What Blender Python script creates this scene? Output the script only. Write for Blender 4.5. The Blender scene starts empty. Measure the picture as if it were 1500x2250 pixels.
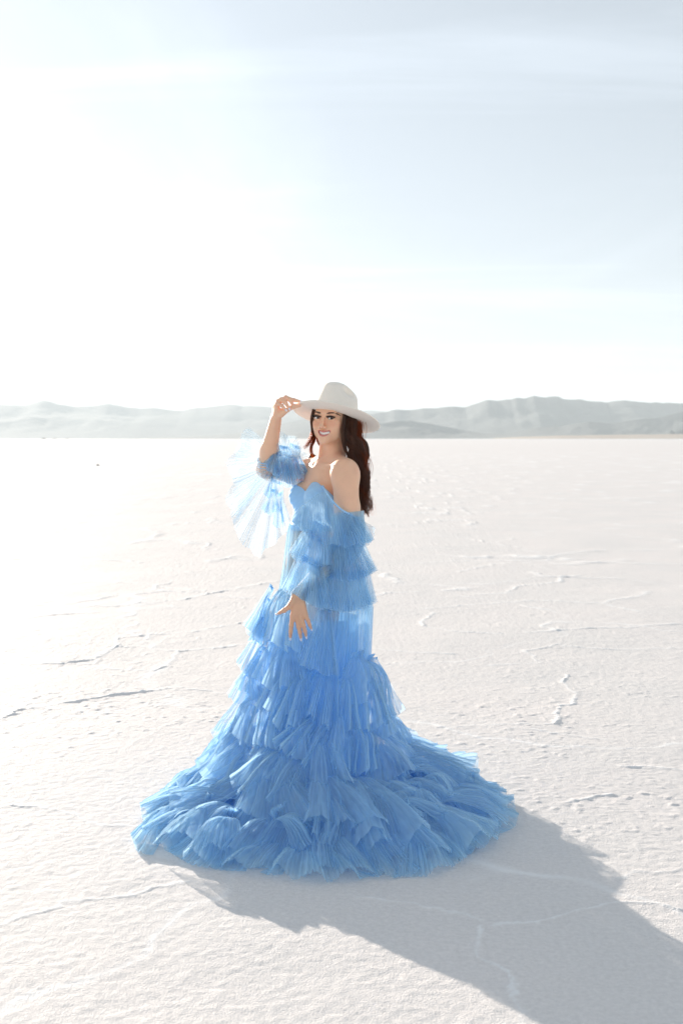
import bpy, math, random
import numpy as np
from mathutils import Vector, Matrix

random.seed(7)
RNG = np.random.RandomState(11)
S = bpy.context.scene
COL = S.collection

# ------------------------------------------------------------------ camera
CAM_H = 1.5
PITCH = math.atan(162.0 / 2500.0)
cam_d = bpy.data.cameras.new('camera')
cam_d.sensor_fit = 'VERTICAL'
cam_d.sensor_height = 36.0
cam_d.sensor_width = 24.0
cam_d.lens = 40.0
cam_d.clip_start = 0.1
cam_d.clip_end = 60000.0
cam_d.dof.use_dof = True
cam_d.dof.focus_distance = 4.72
cam_d.dof.aperture_fstop = 4.5
cam = bpy.data.objects.new('camera', cam_d)
cam.location = (0, 0, CAM_H)
cam.rotation_euler = (math.pi / 2 - PITCH, 0, 0)
COL.objects.link(cam)
S.camera = cam

# ------------------------------------------------------------------ light
SUN_AZ = math.radians(-28.0)      # from +Y, towards -X (behind the woman, left)
SUN_EL = math.radians(11.5)
world = bpy.data.worlds.new('World')
S.world = world
world.use_nodes = True
wn, wl = world.node_tree.nodes, world.node_tree.links
wn.clear()
w_out = wn.new('ShaderNodeOutputWorld')
w_bg = wn.new('ShaderNodeBackground')
w_bg.inputs['Strength'].default_value = 0.12
w_sky = wn.new('ShaderNodeTexSky')
w_sky.sky_type = 'NISHITA'
w_sky.sun_disc = False
w_sky.sun_elevation = SUN_EL
w_sky.sun_rotation = SUN_AZ
w_sky.altitude = 1200
w_sky.air_density = 1.0
w_sky.dust_density = 0.8
w_sky.ozone_density = 1.0
# thin high cloud: streaks of ice cloud spread over a flat layer far above
tc = wn.new('ShaderNodeTexCoord')
sep = wn.new('ShaderNodeSeparateXYZ')
wl.new(tc.outputs['Generated'], sep.inputs[0])
zmax = wn.new('ShaderNodeMath'); zmax.operation = 'MAXIMUM'; zmax.inputs[1].default_value = 0.0
wl.new(sep.outputs['Z'], zmax.inputs[0])
zadd = wn.new('ShaderNodeMath'); zadd.operation = 'ADD'; zadd.inputs[1].default_value = 0.10
wl.new(zmax.outputs[0], zadd.inputs[0])
dx = wn.new('ShaderNodeMath'); dx.operation = 'DIVIDE'
dy = wn.new('ShaderNodeMath'); dy.operation = 'DIVIDE'
wl.new(sep.outputs['X'], dx.inputs[0]); wl.new(zadd.outputs[0], dx.inputs[1])
wl.new(sep.outputs['Y'], dy.inputs[0]); wl.new(zadd.outputs[0], dy.inputs[1])
cmb = wn.new('ShaderNodeCombineXYZ')
wl.new(dx.outputs[0], cmb.inputs[0]); wl.new(dy.outputs[0], cmb.inputs[1])


def cloud_layer(scale, rot, stretch, lo, hi, distortion):
    mp = wn.new('ShaderNodeMapping')
    mp.inputs['Rotation'].default_value = (0, 0, math.radians(rot))
    mp.inputs['Scale'].default_value = (stretch[0], stretch[1], 1)
    wl.new(cmb.outputs[0], mp.inputs[0])
    nz = wn.new('ShaderNodeTexNoise')
    nz.inputs['Scale'].default_value = scale
    nz.inputs['Detail'].default_value = 6
    nz.inputs['Roughness'].default_value = 0.58
    nz.inputs['Distortion'].default_value = distortion
    wl.new(mp.outputs[0], nz.inputs['Vector'])
    mr = wn.new('ShaderNodeMapRange')
    mr.interpolation_type = 'SMOOTHSTEP'
    mr.inputs['From Min'].default_value = lo
    mr.inputs['From Max'].default_value = hi
    wl.new(nz.outputs['Fac'], mr.inputs['Value'])
    return mr.outputs[0]


c1 = cloud_layer(0.55, -28, (1.0, 0.30), 0.42, 0.72, 0.6)
c2 = cloud_layer(1.3, 58, (0.20, 1.0), 0.48, 0.72, 1.1)
cs = wn.new('ShaderNodeMath'); cs.operation = 'MULTIPLY_ADD'
cs.inputs[1].default_value = 0.5
wl.new(c2, cs.inputs[0])
cs2 = wn.new('ShaderNodeMath'); cs2.operation = 'MULTIPLY'; cs2.inputs[1].default_value = 0.75
wl.new(c1, cs2.inputs[0]); wl.new(cs2.outputs[0], cs.inputs[2])
cf = wn.new('ShaderNodeMath'); cf.operation = 'MULTIPLY_ADD'; cf.use_clamp = True
cf.inputs[1].default_value = 0.06; cf.inputs[2].default_value = 0.90   # an even veil of ice cloud under the streaks
wl.new(cs.outputs[0], cf.inputs[0])
# cloud brightness follows the sky's own brightness towards the sun
bw = wn.new('ShaderNodeRGBToBW'); wl.new(w_sky.outputs[0], bw.inputs[0])
cr_ = wn.new('ShaderNodeMath'); cr_.operation = 'POWER'; cr_.inputs[1].default_value = 0.2
wl.new(bw.outputs[0], cr_.inputs[0])
cb = wn.new('ShaderNodeMath'); cb.operation = 'MULTIPLY'; cb.inputs[1].default_value = 1.95
wl.new(cr_.outputs[0], cb.inputs[0])
# ice cloud scatters forward: it glows in a wide ring round the sun
sd = wn.new('ShaderNodeVectorMath'); sd.operation = 'DOT_PRODUCT'
sd.inputs[1].default_value = (math.sin(SUN_AZ) * math.cos(SUN_EL), math.cos(SUN_AZ) * math.cos(SUN_EL), math.sin(SUN_EL))
wl.new(tc.outputs['Generated'], sd.inputs[0])
sm = wn.new('ShaderNodeMath'); sm.operation = 'MAXIMUM'; sm.inputs[1].default_value = 0.0
wl.new(sd.outputs['Value'], sm.inputs[0])
sp_ = wn.new('ShaderNodeMath'); sp_.operation = 'POWER'; sp_.inputs[1].default_value = 6.0
wl.new(sm.outputs[0], sp_.inputs[0])
sk_ = wn.new('ShaderNodeMath'); sk_.operation = 'MULTIPLY_ADD'; sk_.inputs[1].default_value = 0.55; sk_.inputs[2].default_value = 1.0
wl.new(sp_.outputs[0], sk_.inputs[0])
cb0 = cb
cb = wn.new('ShaderNodeMath'); cb.operation = 'MULTIPLY'
wl.new(cb0.outputs[0], cb.inputs[0]); wl.new(sk_.outputs[0], cb.inputs[1])
wmix = wn.new('ShaderNodeMixRGB')
wl.new(cf.outputs[0], wmix.inputs[0])
wl.new(w_sky.outputs[0], wmix.inputs[1])
ctint = wn.new('ShaderNodeMixRGB'); ctint.blend_type = 'MULTIPLY'; ctint.inputs[0].default_value = 1
ctint.inputs[2].default_value = (0.885, 0.98, 1.09, 1)
wl.new(cb.outputs[0], ctint.inputs[1])
wl.new(ctint.outputs[0], wmix.inputs[2])
# the streaks themselves are a little brighter than the veil between them
smr = wn.new('ShaderNodeMapRange')
smr.inputs['To Min'].default_value = 0.92; smr.inputs['To Max'].default_value = 1.30
wl.new(cs.outputs[0], smr.inputs['Value'])
smx = wn.new('ShaderNodeMixRGB'); smx.blend_type = 'MULTIPLY'; smx.inputs[0].default_value = 1
wl.new(wmix.outputs[0], smx.inputs[1]); wl.new(smr.outputs[0], smx.inputs[2])
wl.new(smx.outputs[0], w_bg.inputs['Color'])
wl.new(w_bg.outputs[0], w_out.inputs['Surface'])

sun_d = bpy.data.lights.new('sun', 'SUN')
sun_d.energy = 5.0
sun_d.angle = math.radians(0.53)
sun_d.color = (1.0, 0.885, 0.765)
sun = bpy.data.objects.new('sun', sun_d)
sdir = Vector((math.sin(SUN_AZ) * math.cos(SUN_EL), math.cos(SUN_AZ) * math.cos(SUN_EL), math.sin(SUN_EL)))
sun.rotation_euler = sdir.to_track_quat('Z', 'Y').to_euler()
sun.location = (-8, 12, 6)
COL.objects.link(sun)

S.view_settings.view_transform = 'Standard'
S.view_settings.look = 'None'
S.view_settings.gamma = 1.0
S.view_settings.use_curve_mapping = False
S.view_settings.exposure = 1.10
S.render.engine = 'CYCLES'
cy = S.cycles
cy.use_denoising = True
cy.max_bounces = 20
cy.diffuse_bounces = 16
cy.glossy_bounces = 3
cy.transmission_bounces = 8
cy.transparent_max_bounces = 40
cy.volume_bounces = 1
cy.sample_clamp_indirect = 8.0
cy.caustics_reflective = False
cy.caustics_refractive = False


# ------------------------------------------------------------------ helpers
def ray_dir(px, py):
    """Direction through a pixel of the 1500x2250 picture, scaled so Y == 1."""
    a = (np.asarray(px, float) - 750.0) / 2500.0
    b = (1125.0 - np.asarray(py, float)) / 2500.0
    c, s = math.cos(PITCH), math.sin(PITCH)
    dY = c + b * s
    dZ = -s + b * c
    return a / dY, dZ / dY


def P(px, py, Y):
    dxx, dzz = ray_dir(px, py)
    return np.array([dxx * Y, Y + 0 * dxx, CAM_H + dzz * Y]).T


def G(px, py, z=0.0):
    dxx, dzz = ray_dir(px, py)
    Y = (z - CAM_H) / dzz
    return np.array([dxx * Y, Y, z + 0 * Y]).T


def hash01(ix, iy, seed):
    h = (ix.astype(np.int64) * 374761393 + iy.astype(np.int64) * 668265263 + seed * 1442695041) & 0xFFFFFFFF
    h = ((h ^ (h >> 13)) * 1274126177) & 0xFFFFFFFF
    h = h ^ (h >> 16)
    return (h & 0xFFFFFF) / float(0xFFFFFF)


def vnoise(x, y, seed=0):
    ix = np.floor(x); iy = np.floor(y)
    fx = x - ix; fy = y - iy
    fx = fx * fx * (3 - 2 * fx); fy = fy * fy * (3 - 2 * fy)
    a = hash01(ix, iy, seed); b = hash01(ix + 1, iy, seed)
    c = hash01(ix, iy + 1, seed); d = hash01(ix + 1, iy + 1, seed)
    return (a * (1 - fx) + b * fx) * (1 - fy) + (c * (1 - fx) + d * fx) * fy


def fbm(x, y, octaves=5, seed=0, gain=0.5):
    s = 0; a = 1; t = 0
    for o in range(octaves):
        s = s + a * vnoise(x * 2 ** o + 17.3 * o, y * 2 ** o - 9.1 * o, seed + o)
        t += a; a *= gain
    return s / t


def mesh_from(name, V, F, mat=None, parent=None, smooth=True, uv=None, colors=None):
    """V (n,3) array, F (m,4|3) int array -> one linked mesh object."""
    V = np.asarray(V, np.float32); F = np.asarray(F, np.int32)
    me = bpy.data.meshes.new(name)
    n, m, k = len(V), len(F), F.shape[1]
    me.vertices.add(n); me.vertices.foreach_set('co', V.ravel())
    me.loops.add(m * k); me.loops.foreach_set('vertex_index', F.ravel())
    me.polygons.add(m)
    me.polygons.foreach_set('loop_start', np.arange(0, m * k, k, dtype=np.int32))
    me.polygons.foreach_set('loop_total', np.full(m, k, np.int32))
    if smooth:
        me.polygons.foreach_set('use_smooth', np.ones(m, bool))
    if uv is not None:
        l = me.uv_layers.new(name='UVMap')
        l.data.foreach_set('uv', np.asarray(uv, np.float32)[F.ravel()].ravel())
    if colors is not None:
        for cname, arr in colors.items():
            at = me.color_attributes.new(cname, 'FLOAT_COLOR', 'POINT')
            arr = np.concatenate([arr, np.ones((n, 1))], 1).astype(np.float32)
            at.data.foreach_set('color', arr.ravel())
    me.update(calc_edges=True)
    me.validate()
    ob = bpy.data.objects.new(name, me)
    COL.objects.link(ob)
    if mat is not None:
        me.materials.append(mat)
    if parent is not None:
        ob.parent = parent
        ob.matrix_parent_inverse = parent.matrix_world.inverted()
    return ob


def grid_faces(nr, nc, closed=False):
    i = np.arange(nr - 1)[:, None]; j = np.arange(nc if closed else nc - 1)[None, :]
    j2 = (j + 1) % nc
    a = i * nc + j; b = i * nc + j2; c = (i + 1) * nc + j2; d = (i + 1) * nc + j
    return np.stack([a, b, c, d], -1).reshape(-1, 4)


def empty(name, loc):
    o = bpy.data.objects.new(name, None)
    o.location = loc
    o.empty_display_size = 0.1
    COL.objects.link(o)
    bpy.context.view_layer.update()
    return o


def tag(o, label=None, cat=None, group=None, kind=None):
    if label: o['label'] = label
    if cat: o['category'] = cat
    if group: o['group'] = group
    if kind: o['kind'] = kind
    return o


def resample(pts, n, closed=False):
    """Catmull-Rom through pts, n samples evenly spaced by length."""
    p = np.asarray(pts, float)
    if len(p) == 2 and not closed:
        t = np.linspace(0, 1, n)[:, None]
        return p[0] * (1 - t) + p[1] * t
    if closed:
        q = np.vstack([p[-1], p, p[0], p[1]])
    else:
        q = np.vstack([2 * p[0] - p[1], p, 2 * p[-1] - p[-2]])
    out = []
    for i in range(1, len(q) - 2):
        t = np.linspace(0, 1, 24, endpoint=False)[:, None]
        a, b, c, d = q[i - 1], q[i], q[i + 1], q[i + 2]
        out.append(0.5 * ((2 * b) + (-a + c) * t + (2 * a - 5 * b + 4 * c - d) * t ** 2 + (-a + 3 * b - 3 * c + d) * t ** 3))
    out.append(q[-2][None])
    c = np.vstack(out)
    L = np.r_[0, np.cumsum(np.linalg.norm(np.diff(c, axis=0), axis=1))]
    s = np.linspace(0, L[-1], n + 1)[:-1] if closed else np.linspace(0, L[-1], n)
    return np.stack([np.interp(s, L, c[:, k]) for k in range(c.shape[1])], 1)


def new_mat(name):
    m = bpy.data.materials.new(name)
    m.use_nodes = True
    nt = m.node_tree
    nt.nodes.clear()
    out = nt.nodes.new('ShaderNodeOutputMaterial')
    return m, nt, out


def principled(name, color, rough=0.6, **kw):
    m, nt, out = new_mat(name)
    b = nt.nodes.new('ShaderNodeBsdfPrincipled')
    b.inputs['Base Color'].default_value = (*color, 1)
    b.inputs['Roughness'].default_value = rough
    for k, v in kw.items():
        b.inputs[k.replace('_', ' ')].default_value = v
    nt.links.new(b.outputs[0], out.inputs['Surface'])
    return m, nt, b


def add_bump(nt, b, specs, coord='Object', normal_in='Normal'):
    """specs: list of (scale, strength, distance, detail[, stretch])"""
    t = nt.nodes.new('ShaderNodeTexCoord')
    prev = None
    for sp in specs:
        sc, st, di, de = sp[:4]
        nz = nt.nodes.new('ShaderNodeTexNoise')
        nz.inputs['Scale'].default_value = sc
        nz.inputs['Detail'].default_value = de
        if len(sp) > 4:
            mp = nt.nodes.new('ShaderNodeMapping')
            mp.inputs['Scale'].default_value = sp[4]
            nt.links.new(t.outputs[coord], mp.inputs[0])
            nt.links.new(mp.outputs[0], nz.inputs['Vector'])
        else:
            nt.links.new(t.outputs[coord], nz.inputs['Vector'])
        bp = nt.nodes.new('ShaderNodeBump')
        bp.inputs['Strength'].default_value = st
        bp.inputs['Distance'].default_value = di
        nt.links.new(nz.outputs['Fac'], bp.inputs['Height'])
        if prev is not None:
            nt.links.new(prev, bp.inputs['Normal'])
        prev = bp.outputs[0]
    nt.links.new(prev, b.inputs[normal_in])


# ------------------------------------------------------------------ materials
def salt_material():
    m, nt, b = principled('salt_crust', (0.82, 0.79, 0.77), 0.75)
    b.inputs['Specular IOR Level'].default_value = 0.25
    N, L = nt.nodes, nt.links
    t = N.new('ShaderNodeTexCoord')
    # faint pinkish and greyish stains of the crust
    nz = N.new('ShaderNodeTexNoise'); nz.inputs['Scale'].default_value = 0.9; nz.inputs['Detail'].default_value = 5
    L.new(t.outputs['Object'], nz.inputs['Vector'])
    cr = N.new('ShaderNodeValToRGB')
    cr.color_ramp.elements[0].position = 0.35; cr.color_ramp.elements[0].color = (0.79, 0.765, 0.745, 1)
    cr.color_ramp.elements[1].position = 0.65; cr.color_ramp.elements[1].color = (0.83, 0.79, 0.765, 1)
    L.new(nz.outputs['Fac'], cr.inputs[0])
    n2 = N.new('ShaderNodeTexNoise'); n2.inputs['Scale'].default_value = 60; n2.inputs['Detail'].default_value = 4
    n2.inputs['Roughness'].default_value = 0.7
    L.new(t.outputs['Object'], n2.inputs['Vector'])
    mr = N.new('ShaderNodeMapRange')
    mr.inputs['From Min'].default_value = 0.3; mr.inputs['From Max'].default_value = 0.7
    mr.inputs['To Min'].default_value = 0.90; mr.inputs['To Max'].default_value = 1.05
    L.new(n2.outputs['Fac'], mr.inputs['Value'])
    mx = N.new('ShaderNodeMixRGB'); mx.blend_type = 'MULTIPLY'; mx.inputs[0].default_value = 1
    L.new(cr.outputs[0], mx.inputs[1]); L.new(mr.outputs[0], mx.inputs[2])
    # clean new salt grows along the ridges
    ca = N.new('ShaderNodeAttribute'); ca.attribute_name = 'crest'
    m2 = N.new('ShaderNodeMixRGB'); m2.inputs[2].default_value = (0.93, 0.925, 0.915, 1)
    L.new(ca.outputs['Fac'], m2.inputs[0]); L.new(mx.outputs[0], m2.inputs[1])
    L.new(m2.outputs[0], b.inputs['Base Color'])
    add_bump(nt, b, [(28, 0.14, 0.02, 5), (150, 0.5, 0.006, 4), (420, 0.55, 0.0022, 2)])
    return m


def rock_material(name, c1_, c2_):
    m, nt, b = principled(name, c1_, 0.95)
    N, L = nt.nodes, nt.links
    t = N.new('ShaderNodeTexCoord')
    nz = N.new('ShaderNodeTexNoise'); nz.inputs['Scale'].default_value = 0.006; nz.inputs['Detail'].default_value = 8
    nz.inputs['Roughness'].default_value = 0.65
    L.new(t.outputs['Object'], nz.inputs['Vector'])
    cr = N.new('ShaderNodeValToRGB')
    cr.color_ramp.elements[0].position = 0.35; cr.color_ramp.elements[0].color = (*c1_, 1)
    cr.color_ramp.elements[1].position = 0.68; cr.color_ramp.elements[1].color = (*c2_, 1)
    L.new(nz.outputs['Fac'], cr.inputs[0]); L.new(cr.outputs[0], b.inputs['Base Color'])
    return m


M_SALT = salt_material()
M_ROCK = rock_material('mountain_rock', (0.075, 0.10, 0.11), (0.11, 0.135, 0.14))
M_HILL = rock_material('hill_scrub', (0.05, 0.07, 0.075), (0.08, 0.095, 0.10))
M_SAND = rock_material('sand', (0.42, 0.30, 0.21), (0.50, 0.38, 0.28))

# ------------------------------------------------------------------ ground
CRACKS = [  # (strength, points in picture pixels on the flat)
    (1.0, [(-60, 1600), (0, 1582), (40, 1560), (110, 1550), (250, 1527), (395, 1510), (440, 1517), (500, 1525)]),
    (.8, [(0, 1457), (60, 1460), (150, 1456), (210, 1448), (240, 1433), (258, 1418), (262, 1400), (350, 1393), (430, 1388), (500, 1374), (580, 1358)]),
    (.7, [(262, 1420), (330, 1422), (388, 1432), (440, 1428), (500, 1420), (575, 1412)]),
    (.6, [(388, 1432), (378, 1455), (340, 1473), (300, 1473), (250, 1470), (180, 1458)]),
    (.7, [(45, 1360), (130, 1350), (210, 1346)]),
    (.7, [(0, 1317), (90, 1322), (200, 1331), (250, 1333), (300, 1326), (400, 1318), (430, 1311), (500, 1296), (610, 1276)]),
    (.5, [(80, 1287), (200, 1278), (290, 1280), (400, 1293), (500, 1302)]),
    (.6, [(930, 1338), (1060, 1326), (1180, 1318), (1320, 1326), (1400, 1345)]),
    (.7, [(1045, 1305), (1110, 1303), (1140, 1287), (1230, 1278), (1232, 1268), (1270, 1265)]),
    (.6, [(900, 1237), (1000, 1231), (1200, 1232), (1230, 1216), (1330, 1208)]),
    (.5, [(1010, 1255), (1080, 1240), (1130, 1236)]),
    (.7, [(1330, 1325), (1340, 1320), (1400, 1312), (1420, 1300)]),
    (.7, [(820, 1310), (850, 1303), (920, 1300)]),
    (.7, [(925, 1375), (930, 1365), (955, 1345)]), (.6, [(925, 1375), (1000, 1388), (1100, 1393)]),
    (.8, [(1150, 1390), (1300, 1380), (1410, 1378), (1425, 1372), (1500, 1370), (1600, 1362)]),
    (.7, [(820, 1425), (900, 1432), (1000, 1436)]), (.7, [(1240, 1420), (1350, 1428), (1500, 1423), (1600, 1420)]),
    (.5, [(1060, 1460), (1120, 1457), (1180, 1455), (1170, 1440), (1150, 1430), (1230, 1416)]),
    (.8, [(1245, 1480), (1235, 1495), (1240, 1508), (1262, 1525), (1258, 1545), (1230, 1552), (1228, 1575), (1220, 1593)]),
    (.5, [(1220, 1593), (1080, 1592), (980, 1600)]), (.7, [(1170, 1605), (1280, 1620), (1330, 1626)]),
    (.9, [(1360, 1684), (1420, 1684), (1510, 1692)]),
    (1.0, [(1250, 1760), (1290, 1756), (1300, 1752), (1340, 1747)]),
    (.8, [(1050, 2030), (1048, 2060), (1060, 2100), (1100, 2130), (1125, 2160), (1138, 2190), (1138, 2250)]),
    (.8, [(1080, 2032), (1180, 2028), (1230, 2010), (1340, 1988), (1430, 1988), (1500, 2004)]),
    (.5, [(780, 1965), (900, 1985), (1050, 2020)]),
    (.55, [(-40, 2050), (0, 2035), (100, 1995), (130, 1980), (200, 1973), (300, 1965), (340, 1950), (420, 1935)]),
    (.6, [(30, 1770), (130, 1780), (210, 1808), (290, 1812), (345, 1815)]),
    (.4, [(1370, 1930), (1400, 1915), (1500, 1912)]),
]


def seg_dist(X, Y, pts):
    d = np.full(X.shape, 1e3)
    for a, b in zip(pts[:-1], pts[1:]):
        ab = b - a; L2 = (ab ** 2).sum() + 1e-12
        t = np.clip(((X - a[0]) * ab[0] + (Y - a[1]) * ab[1]) / L2, 0, 1)
        d = np.minimum(d, np.hypot(X - a[0] - t * ab[0], Y - a[1] - t * ab[1]))
    return d


def voronoi_edge(X, Y, size, seed):
    gx = X / size; gy = Y / size
    ix = np.floor(gx); iy = np.floor(gy)
    d1 = np.full(X.shape, 9.0); d2 = np.full(X.shape, 9.0)
    for oy in (-1, 0, 1):
        for ox in (-1, 0, 1):
            cx = ix + ox; cyy = iy + oy
            sx = cx + hash01(cx, cyy, seed); sy = cyy + hash01(cx, cyy, seed + 5)
            d = np.hypot(gx - sx, gy - sy)
            m = d < d1
            d2 = np.where(m, d1, np.minimum(d2, d)); d1 = np.where(m, d, d1)
    return (d2 - d1) * size * 0.5


def build_ground():
    def axis(lo, hi, step, grow, end_lo, end_hi):
        core = list(np.arange(lo, hi, step))
        a, s = core[-1], step
        while a < end_hi:
            s *= grow; a += s; core.append(a)
        pre, a, s = [], core[0], step
        while a > end_lo:
            s *= grow; a -= s; pre.append(a)
        return np.array(pre[::-1] + core)
    xs = axis(-1.9, 2.0, 0.0075, 1.035, -30000, 30000)
    ys = axis(2.4, 6.6, 0.007, 1.0085, 2.39, 14.0)
    s = ys[-1] - ys[-2]; tail = []
    a = ys[-1]
    while a < 30000:
        s *= 1.022; a += s; tail.append(a)
    a = ys[0]; s = .0075; pre = []
    while a > -30000:
        s *= 1.09; a -= s; pre.append(a)
    ys = np.array(pre[::-1] + list(ys) + tail)
    X, Y = np.meshgrid(xs, ys)
    X = X.copy(); Y = Y.copy()
    near = (np.abs(X) < 60) & (Y > -60) & (Y < 150)
    x = X[near]; y = Y[near]
    z = (fbm(x * 0.7, y * 0.7, 4, 3) - 0.5) * 0.016
    z += (fbm(x * 6, y * 6, 4, 21) - 0.5) * 0.0034
    # little crusty nubs, in patches
    patch = np.clip((fbm(x * 1.3 + 40, y * 1.3, 3, 8) - 0.47) * 6, 0, 1)
    nub = np.clip(fbm(x * 22, y * 22, 3, 31) - 0.60, 0, 1)
    z += nub * (0.004 + 0.011 * patch)
    z += (fbm(x * 45, y * 45, 3, 77) - .5) * 0.0030
    # dried polygons: low pressure ridges
    wx = (fbm(x * 1.1, y * 1.1, 4, 51) - 0.5) * 1.3; wy = (fbm(x * 1.1 + 9, y * 1.1 + 5, 4, 61) - 0.5) * 1.3
    ve = voronoi_edge(x + wx, y * 0.8 + wy, 2.3, 5)
    brk = np.clip((fbm(x * 2.1, y * 2.1, 3, 91) - 0.42) * 5, 0, 1)
    far = np.clip((y - 7.0) / 6.0, 0, 1)
    w = 0.016 + y.clip(0, 60) * 0.0012
    z += np.exp(-(ve / w) ** 2) * brk * (0.006 + .0006 * y.clip(0, 60)) * far
    # the ridges that can be made out one by one
    wob = (fbm(x * 9, y * 9, 5, 15, .65) - 0.5) * 0.09
    xx = x + wob; yy = y + (fbm(x * 9 + 3, y * 9, 5, 19, .65) - 0.5) * 0.09
    rough = 0.35 + 1.3 * np.clip(fbm(x * 7, y * 7, 3, 44) - .25, 0, 1)
    brkc = 0.30 + 0.70 * np.clip((fbm(x * 5.5, y * 5.5, 3, 144) - .36) * 6, 0, 1)
    crest = np.exp(-(ve / (w * .8)) ** 2) * (.3 + .7 * brk) * .7
    for st, pts in CRACKS:
        g = np.array([G(float(p[0]), float(p[1]))[:2] for p in pts])
        lo = g.min(0) - .25; hi = g.max(0) + .25
        mk = (xx > lo[0]) & (xx < hi[0]) & (yy > lo[1]) & (yy < hi[1])
        d = seg_dist(xx[mk], yy[mk], g)
        wd = 0.0060 + 0.0015 * np.clip(y[mk] - 3, 0, 12)
        z[mk] += (np.exp(-(d / wd) ** 2) * (0.0048 + .0010 * np.clip(y[mk] - 3, 0, 12)) * st * brkc[mk] + np.exp(-(d / (wd * 3)) ** 2) * 0.002 * st) * rough[mk]
        crest[mk] = np.maximum(crest[mk], np.exp(-(d / (wd * .95)) ** 2) * min(.9, st + .15) * (.35 + .65 * brkc[mk]))
    fade = np.clip((150 - y) / 60, 0, 1) * np.clip((60 - np.abs(x)) / 20, 0, 1) * np.clip((y + 60) / 30, 0, 1)
    Z = np.zeros_like(X)
    Z[near] = z * fade
    V = np.stack([X.ravel(), Y.ravel(), Z.ravel()], 1)
    CR = np.zeros_like(X); CR[near] = crest * fade
    F = grid_faces(len(ys), len(xs))
    ob = mesh_from('salt_flat', V, F, M_SALT, colors={'crest': np.repeat(CR.reshape(-1, 1), 3, 1)})
    tag(ob, kind='structure')
    return ob


build_ground()


# ------------------------------------------------------------------ far ranges
def build_range(name, sil, D, front, back, mat, seed, x0, x1, nx=520, ny=60, gully=.5):
    sil = np.array(sil, float)
    pxs = np.linspace(x0, x1, nx)
    sy = np.interp(pxs, sil[:, 0], sil[:, 1])
    dxx, dzz = ray_dir(pxs, sy)
    xs = dxx * D
    hr = np.maximum(CAM_H + dzz * D, 0.5)
    hr = hr * (1 + 0.09 * (fbm(xs / (D * .012), xs * 0 + seed, 4, seed) - .5))
    rows = []
    for j in range(ny):
        v = j / (ny - 1.0)
        yy = -front + v * (front + back)
        base = np.where(yy < 0, np.clip(1 + yy / front, 0, 1) ** 1.15, np.clip(1 - yy / back, 0, 1) ** 1.1)
        g = 1 - np.abs(2 * fbm(xs / (front * .55), (yy + seed * 31) / (front * .8) + xs * 0, 6, seed + 3, .55) - 1)
        h = hr * base * (1 - gully * (1 - g) * 1.2 * (1 - base) * 2.2 * (0.35 + base))
        if j == 0 or j == ny - 1:
            h = h * 0 - 5
        wob = (vnoise(xs / (front * .9), xs * 0 + seed, seed + 7) - .5) * front * .5 * (1 - base)
        rows.append(np.stack([xs * (1 + yy / D * .9), D + yy + wob, h], 1))
    V = np.concatenate(rows)
    ob = mesh_from(name, V, grid_faces(ny, nx), mat)
    tag(ob, kind='structure')
    return ob


build_range('far_mountains',
            [(-2200, 905), (-900, 880), (-300, 893), (0, 890), (60, 888), (95, 880), (130, 888), (170, 894), (210, 890), (240, 885),
             (270, 892), (310, 896), (335, 895), (380, 901), (405, 901), (430, 895), (490, 889), (570, 890),
             (600, 894), (650, 896), (800, 902), (830, 903), (860, 905), (1000, 910), (1800, 905), (3000, 930)],
            9500, 2200, 900, M_ROCK, 3, -2400, 3200, 900)
build_range('mountains',
            [(300, 963), (480, 955), (560, 946), (640, 926), (700, 914), (800, 911), (845, 905), (866, 899), (940, 896), (1000, 893), (1025, 892), (1046, 884),
             (1068, 877), (1090, 879), (1130, 874), (1150, 876), (1172, 869), (1195, 872), (1222, 869), (1240, 875), (1262, 878), (1278, 877),
             (1300, 880), (1330, 883), (1350, 880), (1370, 878), (1420, 881), (1460, 882), (1500, 886), (1700, 878), (2000, 900), (2600, 890), (3400, 930)],
            5600, 1100, 500, M_ROCK, 12, 300, 3400, 900)
build_range('foothills',
            [(560, 963), (640, 955), (760, 940), (860, 926), (900, 924), (940, 930), (1000, 942), (1060, 952), (1110, 954), (1160, 943),
             (1180, 938), (1240, 934), (1290, 925), (1340, 929), (1400, 921), (1450, 916), (1480, 908), (1510, 898), (1700, 890), (2100, 930), (2500, 960)],
            4300, 420, 300, M_HILL, 23, 560, 2500, 620)
build_range('sand_bank',
            [(1080, 963), (1150, 959), (1250, 956), (1350, 954.5), (1430, 954), (1560, 952), (1900, 957), (2100, 963)],
            3300, 160, 160, M_SAND, 31, 1080, 2100, 200, 20, .3)
build_range('rock_spur',
            [(1455, 962), (1466, 950), (1474, 944), (1482, 950), (1492, 944), (1505, 938), (1560, 935), (1700, 955), (1760, 963)],
            3450, 60, 80, M_HILL, 41, 1450, 1760, 160, 24, .8)

# ------------------------------------------------------------------ haze
def build_haze():
    lo = (-14500, -3000, -7.0); hi = (14500, 13500, 520)
    V = [(x, y, z) for z in (lo[2], hi[2]) for y in (lo[1], hi[1]) for x in (lo[0], hi[0])]
    F = [(0, 2, 3, 1), (4, 5, 7, 6), (0, 1, 5, 4), (2, 6, 7, 3), (0, 4, 6, 2), (1, 3, 7, 5)]
    m, nt, out = new_mat('haze_air')
    v = nt.nodes.new('ShaderNodeVolumePrincipled')
    v.inputs['Color'].default_value = (0.84, 0.93, 0.97, 1)
    v.inputs['Density'].default_value = 1.2e-4
    v.inputs['Anisotropy'].default_value = 0.0
    nt.links.new(v.outputs[0], out.inputs['Volume'])
    ob = mesh_from('haze', V, F, m, smooth=False)
    tag(ob, kind='stuff')


build_haze()

# ================================================================== WOMAN
def unit(v):
    v = np.asarray(v, float)
    return v / np.linalg.norm(v)


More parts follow.
